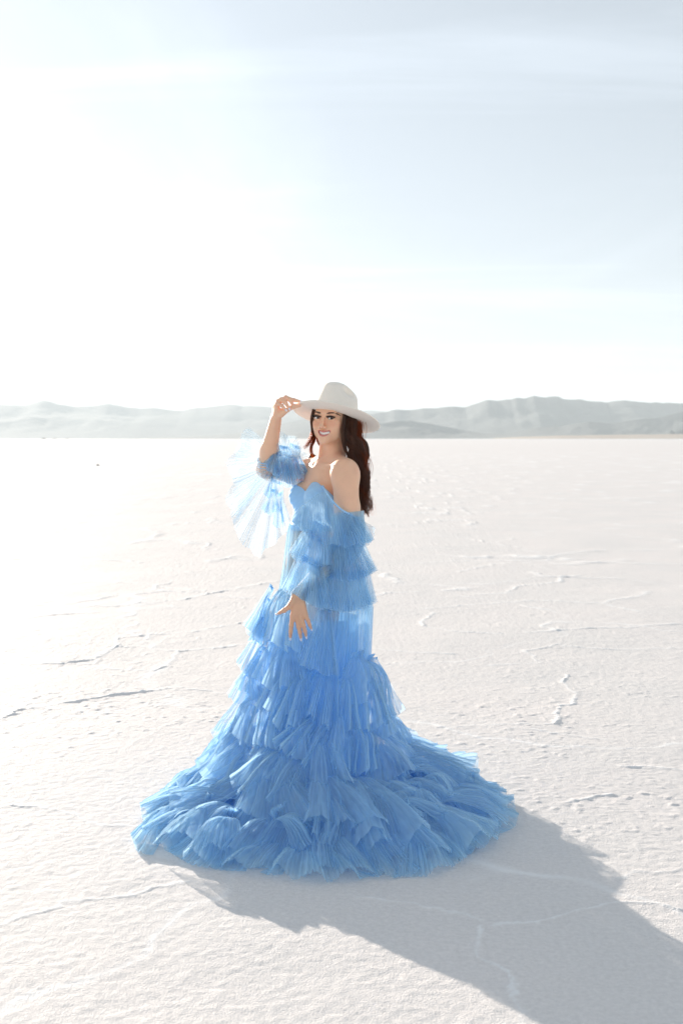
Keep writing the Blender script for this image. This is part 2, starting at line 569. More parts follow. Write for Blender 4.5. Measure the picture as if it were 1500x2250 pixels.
# ---- skin, hair, cloth materials
def skin_material():
    m, nt, b = principled('skin', (0.6, 0.36, 0.25), 0.48)
    at = nt.nodes.new('ShaderNodeAttribute'); at.attribute_name = 'tone'
    nz = nt.nodes.new('ShaderNodeTexNoise'); nz.inputs['Scale'].default_value = 18; nz.inputs['Detail'].default_value = 4
    t = nt.nodes.new('ShaderNodeTexCoord'); nt.links.new(t.outputs['Object'], nz.inputs['Vector'])
    mr = nt.nodes.new('ShaderNodeMapRange'); mr.inputs['To Min'].default_value = 0.9; mr.inputs['To Max'].default_value = 1.1
    nt.links.new(nz.outputs['Fac'], mr.inputs['Value'])
    mx = nt.nodes.new('ShaderNodeMixRGB'); mx.blend_type = 'MULTIPLY'; mx.inputs[0].default_value = 1
    nt.links.new(at.outputs['Color'], mx.inputs[1]); nt.links.new(mr.outputs[0], mx.inputs[2])
    nt.links.new(mx.outputs[0], b.inputs['Base Color'])
    b.inputs['Subsurface Weight'].default_value = 0.25
    b.inputs['Subsurface Radius'].default_value = (1.0, 0.35, 0.18)
    b.inputs['Subsurface Scale'].default_value = 0.012
    b.inputs['Specular IOR Level'].default_value = 0.45
    return m


def hair_material(name='hair_brown', thin=0.40):
    m, nt, out = new_mat(name)
    N, L = nt.nodes, nt.links
    b = N.new('ShaderNodeBsdfPrincipled')
    b.inputs['Base Color'].default_value = (0.022, 0.011, 0.008, 1)
    b.inputs['Roughness'].default_value = 0.38
    b.inputs['Specular IOR Level'].default_value = 0.6
    at = N.new('ShaderNodeAttribute'); at.attribute_name = 'tint'
    L.new(at.outputs['Color'], b.inputs['Base Color'])
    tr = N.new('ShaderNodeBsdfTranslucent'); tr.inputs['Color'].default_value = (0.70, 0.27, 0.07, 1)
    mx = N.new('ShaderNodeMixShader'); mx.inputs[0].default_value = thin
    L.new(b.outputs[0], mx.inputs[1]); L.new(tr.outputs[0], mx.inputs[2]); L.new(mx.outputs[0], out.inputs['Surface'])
    return m


def tulle_material(name, color, cover, streak=0.5):
    """A net: part of the light goes straight through, part is scattered to both
    sides by the threads; seen edge-on more threads stand in the way."""
    m, nt, out = new_mat(name)
    N, L = nt.nodes, nt.links
    geo = N.new('ShaderNodeNewGeometry')
    dot = N.new('ShaderNodeVectorMath'); dot.operation = 'DOT_PRODUCT'
    L.new(geo.outputs['Normal'], dot.inputs[0]); L.new(geo.outputs['Incoming'], dot.inputs[1])
    ab = N.new('ShaderNodeMath'); ab.operation = 'ABSOLUTE'; L.new(dot.outputs['Value'], ab.inputs[0])
    mxx = N.new('ShaderNodeMath'); mxx.operation = 'MAXIMUM'; mxx.inputs[1].default_value = 0.22
    L.new(ab.outputs[0], mxx.inputs[0])
    inv = N.new('ShaderNodeMath'); inv.operation = 'DIVIDE'; inv.inputs[0].default_value = 1
    L.new(mxx.outputs[0], inv.inputs[1])
    uvn = N.new('ShaderNodeUVMap')
    mp = N.new('ShaderNodeMapping'); mp.inputs['Scale'].default_value = (90, 7, 1)
    L.new(uvn.outputs[0], mp.inputs[0])
    nz = N.new('ShaderNodeTexNoise'); nz.inputs['Scale'].default_value = 1; nz.inputs['Detail'].default_value = 3
    L.new(mp.outputs[0], nz.inputs['Vector'])
    mr = N.new('ShaderNodeMapRange')
    mr.inputs['From Min'].default_value = 0.3; mr.inputs['From Max'].default_value = 0.7
    mr.inputs['To Min'].default_value = cover * (1 - streak); mr.inputs['To Max'].default_value = min(0.97, cover * (1 + streak))
    L.new(nz.outputs['Fac'], mr.inputs['Value'])
    om = N.new('ShaderNodeMath'); om.operation = 'SUBTRACT'; om.inputs[0].default_value = 1
    L.new(mr.outputs[0], om.inputs[1])
    pw = N.new('ShaderNodeMath'); pw.operation = 'POWER'
    L.new(om.outputs[0], pw.inputs[0]); L.new(inv.outputs[0], pw.inputs[1])
    df = N.new('ShaderNodeBsdfDiffuse'); df.inputs['Color'].default_value = (*color, 1)
    tl = N.new('ShaderNodeBsdfTranslucent'); tl.inputs['Color'].default_value = (*color, 1)
    cl = N.new('ShaderNodeMixShader'); cl.inputs[0].default_value = 0.62
    L.new(df.outputs[0], cl.inputs[1]); L.new(tl.outputs[0], cl.inputs[2])
    tp = N.new('ShaderNodeBsdfTransparent')
    mx = N.new('ShaderNodeMixShader')
    L.new(pw.outputs[0], mx.inputs[0]); L.new(cl.outputs[0], mx.inputs[1]); L.new(tp.outputs[0], mx.inputs[2])
    L.new(mx.outputs[0], out.inputs['Surface'])
    return m


M_SKIN = skin_material()
M_HAIR = hair_material()
M_HAIR_BACKLIT = hair_material('hair_backlit', 0.8)    # same hair for the wisps, orange backlight glow put into the material
BLUE = (0.57, 0.82, 0.998)
M_TULLE = tulle_material('blue_tulle', BLUE, 0.38, 0.24)
M_SHEER = tulle_material('sheer_tulle', (0.60, 0.82, 0.97), 0.20, 0.3)
M_DENSE = tulle_material('gathered_tulle', (0.34, 0.66, 0.985), 0.85, 0.1)
M_SATIN, _, _b = principled('blue_ribbon', (0.40, 0.66, 0.93), 0.5)
M_FELT, _nt, _b = principled('ivory_felt', (0.93, 0.86, 0.765), 0.9)
_b.inputs['Sheen Weight'].default_value = 0.25
add_bump(_nt, _b, [(260, 0.25, 0.001, 3), (40, 0.2, 0.002, 2)])
M_TEETH = principled('tooth_enamel', (0.92, 0.89, 0.83), 0.25)[0]
M_NAIL = principled('nail_varnish', (0.85, 0.80, 0.86), 0.2)[0]
M_LASH = principled('eyelash', (0.012, 0.009, 0.008), 0.7)[0]

M_BROW = principled('eyebrow_hair', (0.16, 0.09, 0.06), 0.7)[0]
# ---- frames
HEAD_F = unit((-math.sin(math.radians(23)), -math.cos(math.radians(23)), 0.06))
HEAD_R = unit(np.cross((0, 0, 1), HEAD_F)) * 1.0
if HEAD_R[0] < 0:
    HEAD_R = -HEAD_R
HEAD_U = unit(np.cross(HEAD_R, HEAD_F))
if HEAD_U[2] < 0:
    HEAD_U = -HEAD_U
_roll = math.radians(3.0)
HEAD_R, HEAD_U = (HEAD_R * math.cos(_roll) - HEAD_U * math.sin(_roll)), (HEAD_U * math.cos(_roll) + HEAD_R * math.sin(_roll))
HEAD_M = np.stack([HEAD_R, HEAD_F, HEAD_U])       # world -> head axes (rows)
HEAD_O = P(711.0, 918.0, 4.74) - HEAD_F * 0.085


def hw(x, y, z):
    return HEAD_O + HEAD_R * x + HEAD_F * y + HEAD_U * z


TS = unit((0.5, -0.87, 0)); TF = unit((-0.87, -0.5, 0)); TU = np.array((0, 0, 1.0))
TM = np.stack([TS, TF, TU])
CH = np.array((-0.066, 4.865, 0.0))


def tw(s, f, z, base=CH):
    return base + TS * s + TF * f + TU * z


class Field:
    def __init__(self, xs, ys, zs):
        self.ax = (xs, ys, zs)
        self.D = np.full((len(xs), len(ys), len(zs)), 0.5, np.float32)

    def _sub(self, lo, hi):
        sl = []
        for k in range(3):
            a = np.searchsorted(self.ax[k], lo[k]); b = np.searchsorted(self.ax[k], hi[k])
            sl.append(slice(max(a - 1, 0), min(b + 1, len(self.ax[k]))))
        g = [self.ax[k][sl[k]] for k in range(3)]
        return tuple(sl), g[0][:, None, None], g[1][None, :, None], g[2][None, None, :]

    def put(self, sl, d, k, cut=False):
        A = self.D[sl]
        d = d.astype(np.float32)
        if cut:
            h = np.clip(0.5 - 0.5 * (A + d) / k, 0, 1)
            self.D[sl] = A * (1 - h) + (-d) * h + k * h * (1 - h)
        else:
            h = np.clip(0.5 + 0.5 * (A - d) / k, 0, 1)
            self.D[sl] = A * (1 - h) + d * h - k * h * (1 - h)

    def capsule(self, a, b, ra, rb, k=0.01, cut=False):
        a = np.asarray(a, float); b = np.asarray(b, float)
        m = max(ra, rb) + 0.03 + k * 2
        sl, x, y, z = self._sub(np.minimum(a, b) - m, np.maximum(a, b) + m)
        ab = b - a; L = (ab ** 2).sum() + 1e-12
        t = np.clip(((x - a[0]) * ab[0] + (y - a[1]) * ab[1] + (z - a[2]) * ab[2]) / L, 0, 1)
        d = np.sqrt((x - a[0] - t * ab[0]) ** 2 + (y - a[1] - t * ab[1]) ** 2 + (z - a[2] - t * ab[2]) ** 2) - (ra + (rb - ra) * t)
        self.put(sl, d, k, cut)

    def chain(self, pts, rs, k=0.01, k0=None):
        for i in range(len(pts) - 1):
            self.capsule(pts[i], pts[i + 1], rs[i], rs[i + 1], k if (i or k0 is None) else k0)

    def ellipsoid(self, c, r, M=np.eye(3), k=0.01, cut=False):
        c = np.asarray(c, float); r = np.asarray(r, float)
        m = max(r) + 0.03 + k * 2
        sl, x, y, z = self._sub(c - m, c + m)
        X, Y, Z = x - c[0], y - c[1], z - c[2]
        q = [(M[i][0] * X + M[i][1] * Y + M[i][2] * Z) for i in range(3)]
        k0 = np.sqrt(sum((q[i] / r[i]) ** 2 for i in range(3)))
        k1 = np.sqrt(sum((q[i] / r[i] ** 2) ** 2 for i in range(3))) + 1e-9
        self.put(sl, k0 * (k0 - 1) / k1, k, cut)

    def surface(self):
        """Naive surface nets on the rectilinear grid."""
        D = self.D; nx, ny, nz = D.shape
        inside = D < 0
        ax = self.ax
        num = np.zeros((nx - 1, ny - 1, nz - 1), np.uint8)
        for i in (0, 1):
            for j in (0, 1):
                for l in (0, 1):
                    num += inside[i:nx - 1 + i, j:ny - 1 + j, l:nz - 1 + l]
        act = (num > 0) & (num < 8)
        idx = np.argwhere(act)
        vid = np.full(act.shape, -1, np.int32); vid[act] = np.arange(len(idx))
        acc = np.zeros((len(idx), 3)); cnt = np.zeros(len(idx))
        I, J, K = idx.T
        corners = [(i, j, l) for i in (0, 1) for j in (0, 1) for l in (0, 1)]
        for a in range(8):
            for b in range(a + 1, 8):
                ca, cb_ = corners[a], corners[b]
                if sum(abs(ca[q] - cb_[q]) for q in range(3)) != 1:
                    continue
                da = D[I + ca[0], J + ca[1], K + ca[2]]; db = D[I + cb_[0], J + cb_[1], K + cb_[2]]
                m = (da < 0) != (db < 0)
                t = (da[m] / (da[m] - db[m]))[:, None]
                pa = np.stack([ax[0][I[m] + ca[0]], ax[1][J[m] + ca[1]], ax[2][K[m] + ca[2]]], 1)
                pb = np.stack([ax[0][I[m] + cb_[0]], ax[1][J[m] + cb_[1]], ax[2][K[m] + cb_[2]]], 1)
                acc[m] += pa * (1 - t) + pb * t; cnt[m] += 1
        V = acc / cnt[:, None]
        quads = []
        for axis in range(3):
            s0 = [slice(None)] * 3; s1 = [slice(None)] * 3
            s0[axis] = slice(0, -1); s1[axis] = slice(1, None)
            for q in range(3):
                if q != axis:
                    s0[q] = slice(1, -1); s1[q] = slice(1, -1)
            A = inside[tuple(s0)]; B = inside[tuple(s1)]
            e = np.argwhere(A != B)
            if not len(e):
                continue
            flip = A[tuple(e.T)]
            o = [e[:, 0].copy(), e[:, 1].copy(), e[:, 2].copy()]
            u, v = [(1, 2), (2, 0), (0, 1)][axis]
            def cell(du, dv):
                c = [o[0].copy(), o[1].copy(), o[2].copy()]
                for q in range(3):
                    if q != axis:
                        c[q] = c[q] + 1
                c[u] = c[u] - du; c[v] = c[v] - dv
                return vid[c[0], c[1], c[2]]
            q = np.stack([cell(1, 1), cell(0, 1), cell(0, 0), cell(1, 0)], 1)
            q[~flip] = q[~flip][:, ::-1]
            quads.append(q)
        return V, np.concatenate(quads)


def span(*segs):
    out = []
    for lo, hi, st in segs:
        out += list(np.arange(lo, hi - 1e-9, st))
    out.append(segs[-1][1])
    return np.array(out)


FIELD = Field(span((-0.42, -0.36, .004), (-0.36, 0.10, 0.0023), (0.10, .16, .006)),
              span((4.48, 4.64, .0026), (4.64, 5.10, .0036)),
              span((0.0, .06, .01), (0.06, 0.62, 0.016), (0.62, 0.92, 0.0023), (0.92, 1.32, 0.006), (1.32, 1.44, 0.004), (1.44, 1.75, 0.0021)))

NEAR_SH = P(758., 1040., 4.70); NEAR_EL = P(766., 1195., 4.68); NEAR_WR = P(656., 1306., 4.565)
FAR_SH = P(682., 1036., 4.99); FAR_EL = P(583., 1030., 4.90); FAR_WR = P(606., 922., 4.80)
FINGER_TIPS = []      # (tip, direction, radius) for the nails


def torso(f):
    f.ellipsoid(tw(0, 0, 1.27), (.128, .090, .15), TM, .02)
    f.ellipsoid(tw(0, -.012, 1.345), (.120, .066, .075), TM, .03)
    W = np.array((-0.115, 4.87, 0))
    f.ellipsoid(W + TU * 1.13, (.112, .088, .13), TM, .05)
    f.ellipsoid(np.array((-0.11, 4.87, .95)), (.165, .125, .13), TM, .06)
    for s in (-1, 1):
        f.ellipsoid(tw(s * .068, .066, 1.252), (.060, .066, .062), TM, .022)


def build_body(root):
    f = FIELD
    torso(f)
    # pelvis and legs
    for s in (-1, 1):
        hip = np.array((-0.11, 4.87, .90)) + TS * .085 * s
        knee = np.array((-0.11, 4.84, .50)) + TS * .07 * s + TF * .03
        ank = np.array((-0.085, 4.86, .10)) + TS * .06 * s
        f.ellipsoid(np.array((-0.11, 4.87, .93)) + TS * .07 * s - TF * .07, (.085, .08, .09), TM, .04)
        f.chain([hip, knee, knee - TU * .12 - TF * .015, ank], [.082, .052, .052, .030], .03, .05)
        f.chain([ank, ank + TF * .05 - TU * .05, ank + TF * .14 - TU * .08], [.03, .028, .018], .02)
    # shoulder girdle and neck
    nb = tw(.006, -.034, 1.385); nt_ = hw(.006, -.020, -.065)
    f.capsule(nb, nt_, .050, .045, .018)
    f.capsule(tw(.02, -.03, 1.415), NEAR_SH + TU * .018, .036, .040, .03)
    f.capsule(tw(-.02, -.03, 1.415), FAR_SH + TU * .012, .036, .036, .03)
    for s, sh in ((1, NEAR_SH), (-1, FAR_SH)):
        f.capsule(tw(s * .018, .048, 1.385), sh + TF * .018 + TU * .028, .0085, .010, .012)       # clavicle
    f.capsule(hw(-.038, -.004, -.06), tw(-.010, .030, 1.392), .008, .006, .012)                       # neck cords
    f.capsule(hw(.045, -.004, -.06), tw(.012, .030, 1.392), .008, .006, .012)
    # near arm: heavy upper arm, forearm, hand spread on the skirt
    f.ellipsoid(NEAR_SH - TU * .006, (.056, .056, .060), TM, .03)
    um = NEAR_SH * .5 + NEAR_EL * .5
    f.chain([NEAR_SH - TU * .01, um, NEAR_EL], [.056, .050, .041], .025)
    fm = NEAR_EL * .62 + NEAR_WR * .38
    f.chain([NEAR_EL, fm, NEAR_WR], [.041, .040, .0265], .02)
    Yh = 4.535
    def hp(px, py, dy=0.0): return P(px, py, Yh + dy)
    f.ellipsoid(NEAR_WR, (.026, .02, .026), np.eye(3), .012)
    pal = [(643, 1353), (652, 1356), (662, 1355), (671, 1350)]
    for i, (a, b) in enumerate(pal):
        f.capsule(P(649 + i * 4.6, 1312, 4.555), hp(a, b), .0115, .0098, .007)
    fing = [[(643, 1353), (640, 1374), (638.5, 1388), (638, 1399)],
            [(652, 1356), (656, 1377), (659, 1390), (660.5, 1400)],
            [(662, 1355), (667, 1374), (670, 1387), (672, 1396)],
            [(671, 1350), (677, 1364), (680, 1373), (683, 1380)]]
    rad = [.0090, .0090, .0086, .0076]
    for ch, r in zip(fing, rad):
        dys = [0, -.010, -.004, .006]
        pts = [hp(x, y, d) for (x, y), d in zip(ch, dys)]
        f.chain(pts, [r * 1.08, r, r * .92, r * .72], .004, .008)
        FINGER_TIPS.append((pts[-1], unit(pts[-1] - pts[-2]), r * .75, (0, -1, 0)))
    th = [P(645, 1318, 4.553), hp(634, 1334, -.002), hp(624, 1341, 0), hp(613, 1347, .006)]
    f.chain(th, [.013, .0105, .0092, .0068], .005, .012)
    FINGER_TIPS.append((th[-1], unit(th[-1] - th[-2]), .0065, (0, -1, .3)))
    # far arm, bent up to the hat
    f.ellipsoid(FAR_SH, (.048, .048, .05), TM, .03)
    f.chain([FAR_SH, FAR_SH * .5 + FAR_EL * .5, FAR_EL], [.046, .043, .038], .025)
    f.chain([FAR_EL, FAR_EL * .62 + FAR_WR * .38, FAR_WR], [.038, .0365, .0240], .02)
    def fp(px, py, Y): return P(px, py, Y)
    kn = [(611, 883, 4.755), (607, 887, 4.775), (604.5, 892, 4.795), (603, 899, 4.812)]
    for i, k_ in enumerate(kn):
        f.capsule(P(606 + i * -1.0, 918, 4.785 + i * .008), P(*[float(v) for v in k_]), .0125, .0100, .008)
    f.capsule(P(612., 914., 4.78), P(622., 903., 4.765), .0145, .0125, .01)
    chains = [
        ([(611, 883, 4.755), (634, 876, 4.735), (646, 879, 4.738), (657, 881.5, 4.745)], .0082),     # index along the brim
        ([(607, 887, 4.775), (628, 873, 4.745), (637, 879, 4.735), (641.5, 887, 4.735)], .0084),
        ([(604.5, 892, 4.795), (617, 878, 4.748), (628, 886, 4.730), (633.5, 895, 4.730)], .0082),
        ([(603, 899, 4.812), (609, 886, 4.750), (619, 891, 4.728), (626, 898.5, 4.728)], .0074)]
    for ch, r in chains:
        pts = [P(float(a), float(b), c) for a, b, c in ch]
        f.chain(pts, [r * 1.1, r, r * .92, r * .75], .004, .008)
        FINGER_TIPS.append((pts[-1], unit(pts[-1] - pts[-2]), r * .72, (0, -1, .1)))
    th = [P(618., 909., 4.765), P(633., 899., 4.745), P(646., 893., 4.735), P(658., 891.5, 4.735)]
    f.chain(th, [.0135, .0105, .0090, .0066], .005, .012)
    # head
    H = HEAD_M
    e = f.ellipsoid
    e(hw(0, -.014, .024), (.071, .090, .079), H, .02)
    e(hw(0, .022, -.030), (.0555, .059, .074), H, .02)
    for s in (-1, 1):
        f.capsule(hw(s * .046, .000, -.050), hw(s * .006, .064, -.090), .015, .0145, .022)
        e(hw(s * .038, .056, -.020), (.022, .021, .018), H, .018)          # cheekbone
        e(hw(s * .031, .066, -.042), (.018, .016, .016), H, .016)          # smiling cheek
        e(hw(s * .0725, -.010, -.012), (.008, .017, .030), H, .006)        # ear
    for s in (-1, 1):
        e(hw(s * .043, .028, -.044), (.0175, .032, .032), H, .02)
    e(hw(0, .073, -.094), (.016, .014, .013), H, .016)
    e(hw(0, .068, -.066), (.029, .022, .026), H, .014)
    f.capsule(hw(-.032, .072, .020), hw(.032, .072, .020), .0145, .0145, .018)
    for s in (-1, 1):
        e(hw(s * .031, .094, .002), (.019, .011, .012), H, .010, cut=True)
    f.capsule(hw(0, .083, .008), hw(0, .104, -.034), .0062, .0085, .009)
    e(hw(0, .106, -.037), (.0092, .0100, .0088), H, .006)
    for s in (-1, 1):
        e(hw(s * .0108, .095, -.041), (.0066, .0090, .0062), H, .005)
        e(hw(s * .0070, .101, -.0475), (.0035, .0050, .0028), H, .002, cut=True)
    # lids, then the opening between them
    for s in (-1, 1):
        e(hw(s * .031, .074, .0), (.0150, .0150, .0130), H, .004)
        f.capsule(hw(s * .031 - .012, .0835, .0058), hw(s * .031 + .012, .0835, .0058), .0038, .0038, .003)
        e(hw(s * .031, .090, -.0014), (.0135, .012, .0032), H, .0015, cut=True)
    # mouth: parted in a smile
    up = [(-.019, .0755, -.0540), (-.008, .088, -.0570), (.004, .091, -.0575), (.017, .087, -.0565), (.029, .073, -.0530)]
    lo = [(-.019, .0755, -.0550), (-.010, .086, -.0715), (.004, .088, -.0755), (.019, .084, -.0710), (.029, .073, -.0540)]
    f.chain([hw(*p) for p in up], [.0014, .0026, .0028, .0026, .0014], .003)
    f.chain([hw(*p) for p in lo], [.0014, .0034, .0040, .0034, .0014], .003)
    cut = [(-.014, .088, -.0590), (-.007, .094, -.0645), (.004, .096, -.0662), (.016, .094, -.0640), (.024, .086, -.0580)]
    for a, b in zip(cut[:-1], cut[1:]):
        f.capsule(hw(*a), hw(*b), .0048, .0048, .001, cut=True); f.capsule(hw(*a) - HEAD_F * .008, hw(*b) - HEAD_F * .008, .0058, .0058, .001, cut=True)
    V, F = f.surface()
    # colours that belong to the skin: lips, brows, make-up, scalp
    tone = np.tile(np.array((0.88, 0.54, 0.365)), (len(V), 1))
    q = (V - HEAD_O) @ HEAD_M.T
    hd = (V[:, 2] > 1.46) & (np.abs(q[:, 0]) < .09) & (np.abs(q[:, 1]) < .13)

    def paint(mask, col, a=1.0):
        m = (np.clip(mask, 0, 1) * a * hd)[:, None]
        tone[:] = tone * (1 - m) + np.array(col) * m
    ax = np.abs(q[:, 0])
    blush = np.exp(-((ax - .042) / .018) ** 2 - ((q[:, 2] + .026) / .016) ** 2)
    paint(blush * (q[:, 1] > .03), (0.78, 0.34, 0.22), .5)
    lipd = np.minimum(seg_dist(q[:, 0], q[:, 2], [np.array((p[0], p[2])) for p in up]),
                      seg_dist(q[:, 0], q[:, 2], [np.array((p[0], p[2])) for p in lo]))
    paint((.0042 - lipd) / .0012 * (q[:, 1] > .064), (0.66, 0.20, 0.19), .9)
    paint(((np.abs(q[:, 0] - .0045) < .019) & (np.abs(q[:, 2] + .064) < .006) & (q[:, 1] < .080) & (q[:, 1] > .06)).astype(float), (.12, .03, .03), 1)
    brow = [np.array(p) for p in ((.013, .0185), (.030, .0218), (.042, .0220), (.053, .0160))]
    bd = seg_dist(ax, q[:, 2], brow)
    0 and paint((.0050 - .0022 * np.clip((ax - .03) / .025, 0, 1) - bd) / .0012 * (q[:, 1] > .03), (0.10, 0.052, 0.034), .9)
    sh = np.hypot((ax - .031) / .017, (q[:, 2] - .0055) / .0085)
    paint((1.05 - sh) * 2.2 * (q[:, 1] > .06), (0.34, 0.17, 0.12), .8)
    lid = np.hypot((ax - .031) / .0155, (q[:, 2] + .0002) / .0062)
    paint((1.0 - lid) * 5 * (q[:, 1] > .06), (0.08, 0.04, 0.03), .8)
    scalp = (q[:, 2] > .045) | (q[:, 1] < -.005) & (q[:, 2] > -.06)
    paint(scalp.astype(float), (0.02, 0.012, 0.009), 1)
    hands = (V[:, 2] > .60) & (V[:, 2] < .90) & (V[:, 1] < 4.64)
    tone[hands] = (0.78, 0.46, 0.30)
    ob = mesh_from('body', V, F, M_SKIN, root, colors={'tone': tone})
    return ob


def ball(c, r, M=np.eye(3), nu=16, nv=10):
    """Ellipsoid verts/faces, axes rows of M."""
    th = np.linspace(0, np.pi, nv); ph = np.linspace(0, 2 * np.pi, nu, endpoint=False)
    T, Ph = np.meshgrid(th, ph, indexing='ij')
    q = np.stack([np.sin(T) * np.cos(Ph) * r[0], np.sin(T) * np.sin(Ph) * r[1], np.cos(T) * r[2]], -1).reshape(-1, 3)
    return np.asarray(c) + q @ M, grid_faces(nv, nu, True), q


def tube(path, rad, sides=8):
    path = np.asarray(path, float); n = len(path)
    rad = np.broadcast_to(rad, (n,))
    T = np.gradient(path, axis=0); T /= np.linalg.norm(T, axis=1)[:, None] + 1e-12
    ref = np.array((0.31, 0.2, 0.93)) if abs(T[0][2]) < .9 else np.array((1., .1, 0))
    A = np.cross(T, ref); A /= np.linalg.norm(A, axis=1)[:, None] + 1e-12
    B = np.cross(T, A)
    a = np.linspace(0, 2 * np.pi, sides, endpoint=False)
    V = path[:, None] + rad[:, None, None] * (np.cos(a)[None, :, None] * A[:, None] + np.sin(a)[None, :, None] * B[:, None])
    return V.reshape(-1, 3), grid_faces(n, sides, True)


def merge(parts):
    V, F, o = [], [], 0
    for v, f in parts:
        V.append(v); F.append(f + o); o += len(v)
    return np.concatenate(V), np.concatenate(F)


person = empty('person', (-0.09, 4.86, 0.0))
tag(person, 'smiling woman in a tiered blue tulle gown holding the brim of her pale hat', 'woman')
body = build_body(person)

# eyes, lashes, teeth, nails
m_eye, nt, b = principled('eyeball', (0.8, 0.78, 0.76), 0.35)
at = nt.nodes.new('ShaderNodeAttribute'); at.attribute_name = 'tone'
nt.links.new(at.outputs['Color'], b.inputs['Base Color'])
for s in (-1, 1):
    c = hw(s * .031, .0735, -.0005)
    V, F, q = ball(c, (.0138, .0138, .0122), HEAD_M, 96, 72)
    gaze = unit(np.array((0, 0, CAM_H)) - c)
    d = (V - c) / np.linalg.norm(V - c, axis=1)[:, None] @ gaze
    tn = np.tile(np.array((0.80, 0.78, 0.76)), (len(V), 1))
    tn[d > .90] = (0.07, 0.05, 0.03); tn[d > .965] = (0.008, 0.008, 0.008)
    mesh_from('eye', V, F, m_eye, person, colors={'tone': tn})
    lashes = []
    for i in range(26):
        u = i / 25.0 * 2 - 1
        base = np.array((s * .031 + u * .0145, .0865 - .007 * u * u, .0040 - .0030 * u * u))
        out = np.array((u * .0055 + s * .0018 * (1 + u * s), .0080, .0056))
        pts = [hw(*base), hw(*(base + out * .55 + np.array((0, 0, -.0012)))), hw(*(base + out))]
        lashes.append(tube(pts, [.0013, .0010, .0005], 4))
    V, F = merge(lashes)
    mesh_from('eyelashes', V, F, M_LASH, person)
hit_M = body.matrix_world.inverted()


def on_face(x, z):
    o = hit_M @ Vector(hw(x, .2, z)); d = hit_M.to_3x3() @ Vector(-HEAD_F)
    ok, loc, nrm, _ = body.ray_cast(o, d.normalized())
    return np.array(body.matrix_world @ loc) if ok else hw(x, .085, z)


for s in (-1, 1):
    hs = []
    for i in range(220):
        u = random.random(); k = random.random() * 2 - 1
        x = .0135 + .040 * u
        zc = .0185 + .0045 * math.sin(min(u, .8) / .8 * 1.7) - .010 * max(0, u - .72) ** 1.1 * 3
        wd = .0034 * (1 - .75 * u ** 2) * min(1, .55 + u * 3)
        z = zc + k * wd
        a = on_face(s * x, z); b_ = on_face(s * (x + .0045), z + .0012 * (1 - 2.2 * u))
        hs.append(tube([a + HEAD_F * .0002, (a + b_) / 2 + HEAD_F * .0010, b_ + HEAD_F * .0004], [.00055, .0005, .0002], 3))
    V, F = merge(hs)
    mesh_from('eyebrow', V, F, M_BROW, person)
tt = []
for i in range(10):
    u = (i - 4.5) / 4.5
    c = hw(.0045 + u * .0190, .0855 - .008 * u * u, -.0642 + .0045 * u * u)
    V, F, _ = ball(c, (.0042, .0022, .0064 - .001 * u * u), HEAD_M, 10, 8)
    tt.append((V, F))
V, F = merge(tt)
mesh_from('teeth', V, F, M_TEETH, person)
for tip, d, r, n in FINGER_TIPS:
    n = unit(np.array(n) - d * np.dot(n, d)); b_ = np.cross(d, n)
    c = tip + d * r * 1.0 + n * r * .45
    V, F, _ = ball(c, (r * .80, r * 1.9, r * .30), np.stack([b_, d, n]), 10, 8)
    mesh_from('fingernail', V, F, M_NAIL, body)


# ---- hair
def strands(guide, n, w0, w1, seed, wave=.006, freq=2.6, seg=26, rad=.0011, flat=.6, taper=.25, spread_end=1.0):
    """guide: (px, py, Y) points; n strands in an elliptical lock."""
    r = np.random.RandomState(seed)
    g = np.array([P(float(a), float(b), c) for a, b, c in guide])
    c = resample(g, seg)
    t = np.linspace(0, 1, seg)
    T = np.gradient(c, axis=0); T /= np.linalg.norm(T, axis=1)[:, None]
    A = np.cross(T, (0, 1, 0)); A /= np.linalg.norm(A, axis=1)[:, None]
    B = np.cross(T, A)
    parts = []
    for i in range(n):
        ang = r.rand() * 6.283; rr = math.sqrt(r.rand())
        w = w0 + (w1 - w0) * t
        w = w * (1 - .35 * t ** 3)
        sub = r.randint(0, 5)
        ph = sub * .30 + r.randn() * .15
        fr = freq * (1 + .06 * r.randn())
        wv = np.minimum(1, t * 3) * wave
        offA = rr * math.cos(ang) * w + wv * np.sin(fr * 6.283 * t + ph) + r.randn() * .0015 * t
        offB = rr * math.sin(ang) * w * flat + wv * .8 * np.cos(fr * 6.283 * t + ph + .6)
        cut = 1 - .22 * r.rand() ** 1.5
        nn = max(6, int(seg * cut))
        p = c + A * offA[:, None] + B * offB[:, None]
        p = p[:nn]
        rd = rad * (1 - (1 - taper) * np.linspace(0, 1, nn) ** 2) * (.7 + .6 * r.rand())
        parts.append(tube(p, rd, 3))
    return parts


hair = []
# heavy mass falling behind the near shoulder
hair += strands([(768, 905, 4.80), (770, 935, 4.785), (778, 975, 4.78), (790, 1020, 4.79), (795, 1065, 4.80), (798, 1100, 4.81), (800, 1135, 4.82)], 420, .026, .020, 1, .017, 3.1, 40, .0012)
hair += strands([(760, 903, 4.785), (760, 930, 4.765), (764, 965, 4.755), (776, 1000, 4.77), (784, 1040, 4.79), (786, 1080, 4.80), (790, 1115, 4.82)], 300, .014, .018, 2, .015, 3.2, 40, .0012)
hair += strands([(782, 915, 4.83), (789, 950, 4.83), (796, 985, 4.83), (800, 1030, 4.83), (800, 1070, 4.83), (806, 1100, 4.83), (808, 1128, 4.83)], 260, .012, .010, 3, .018, 3.3, 40, .0011)
hair += strands([(757, 903, 4.765), (755, 925, 4.745), (755, 950, 4.74), (757, 985, 4.745), (770, 1012, 4.76)], 90, .006, .008, 4, .003, 1.5, 20, .0013)
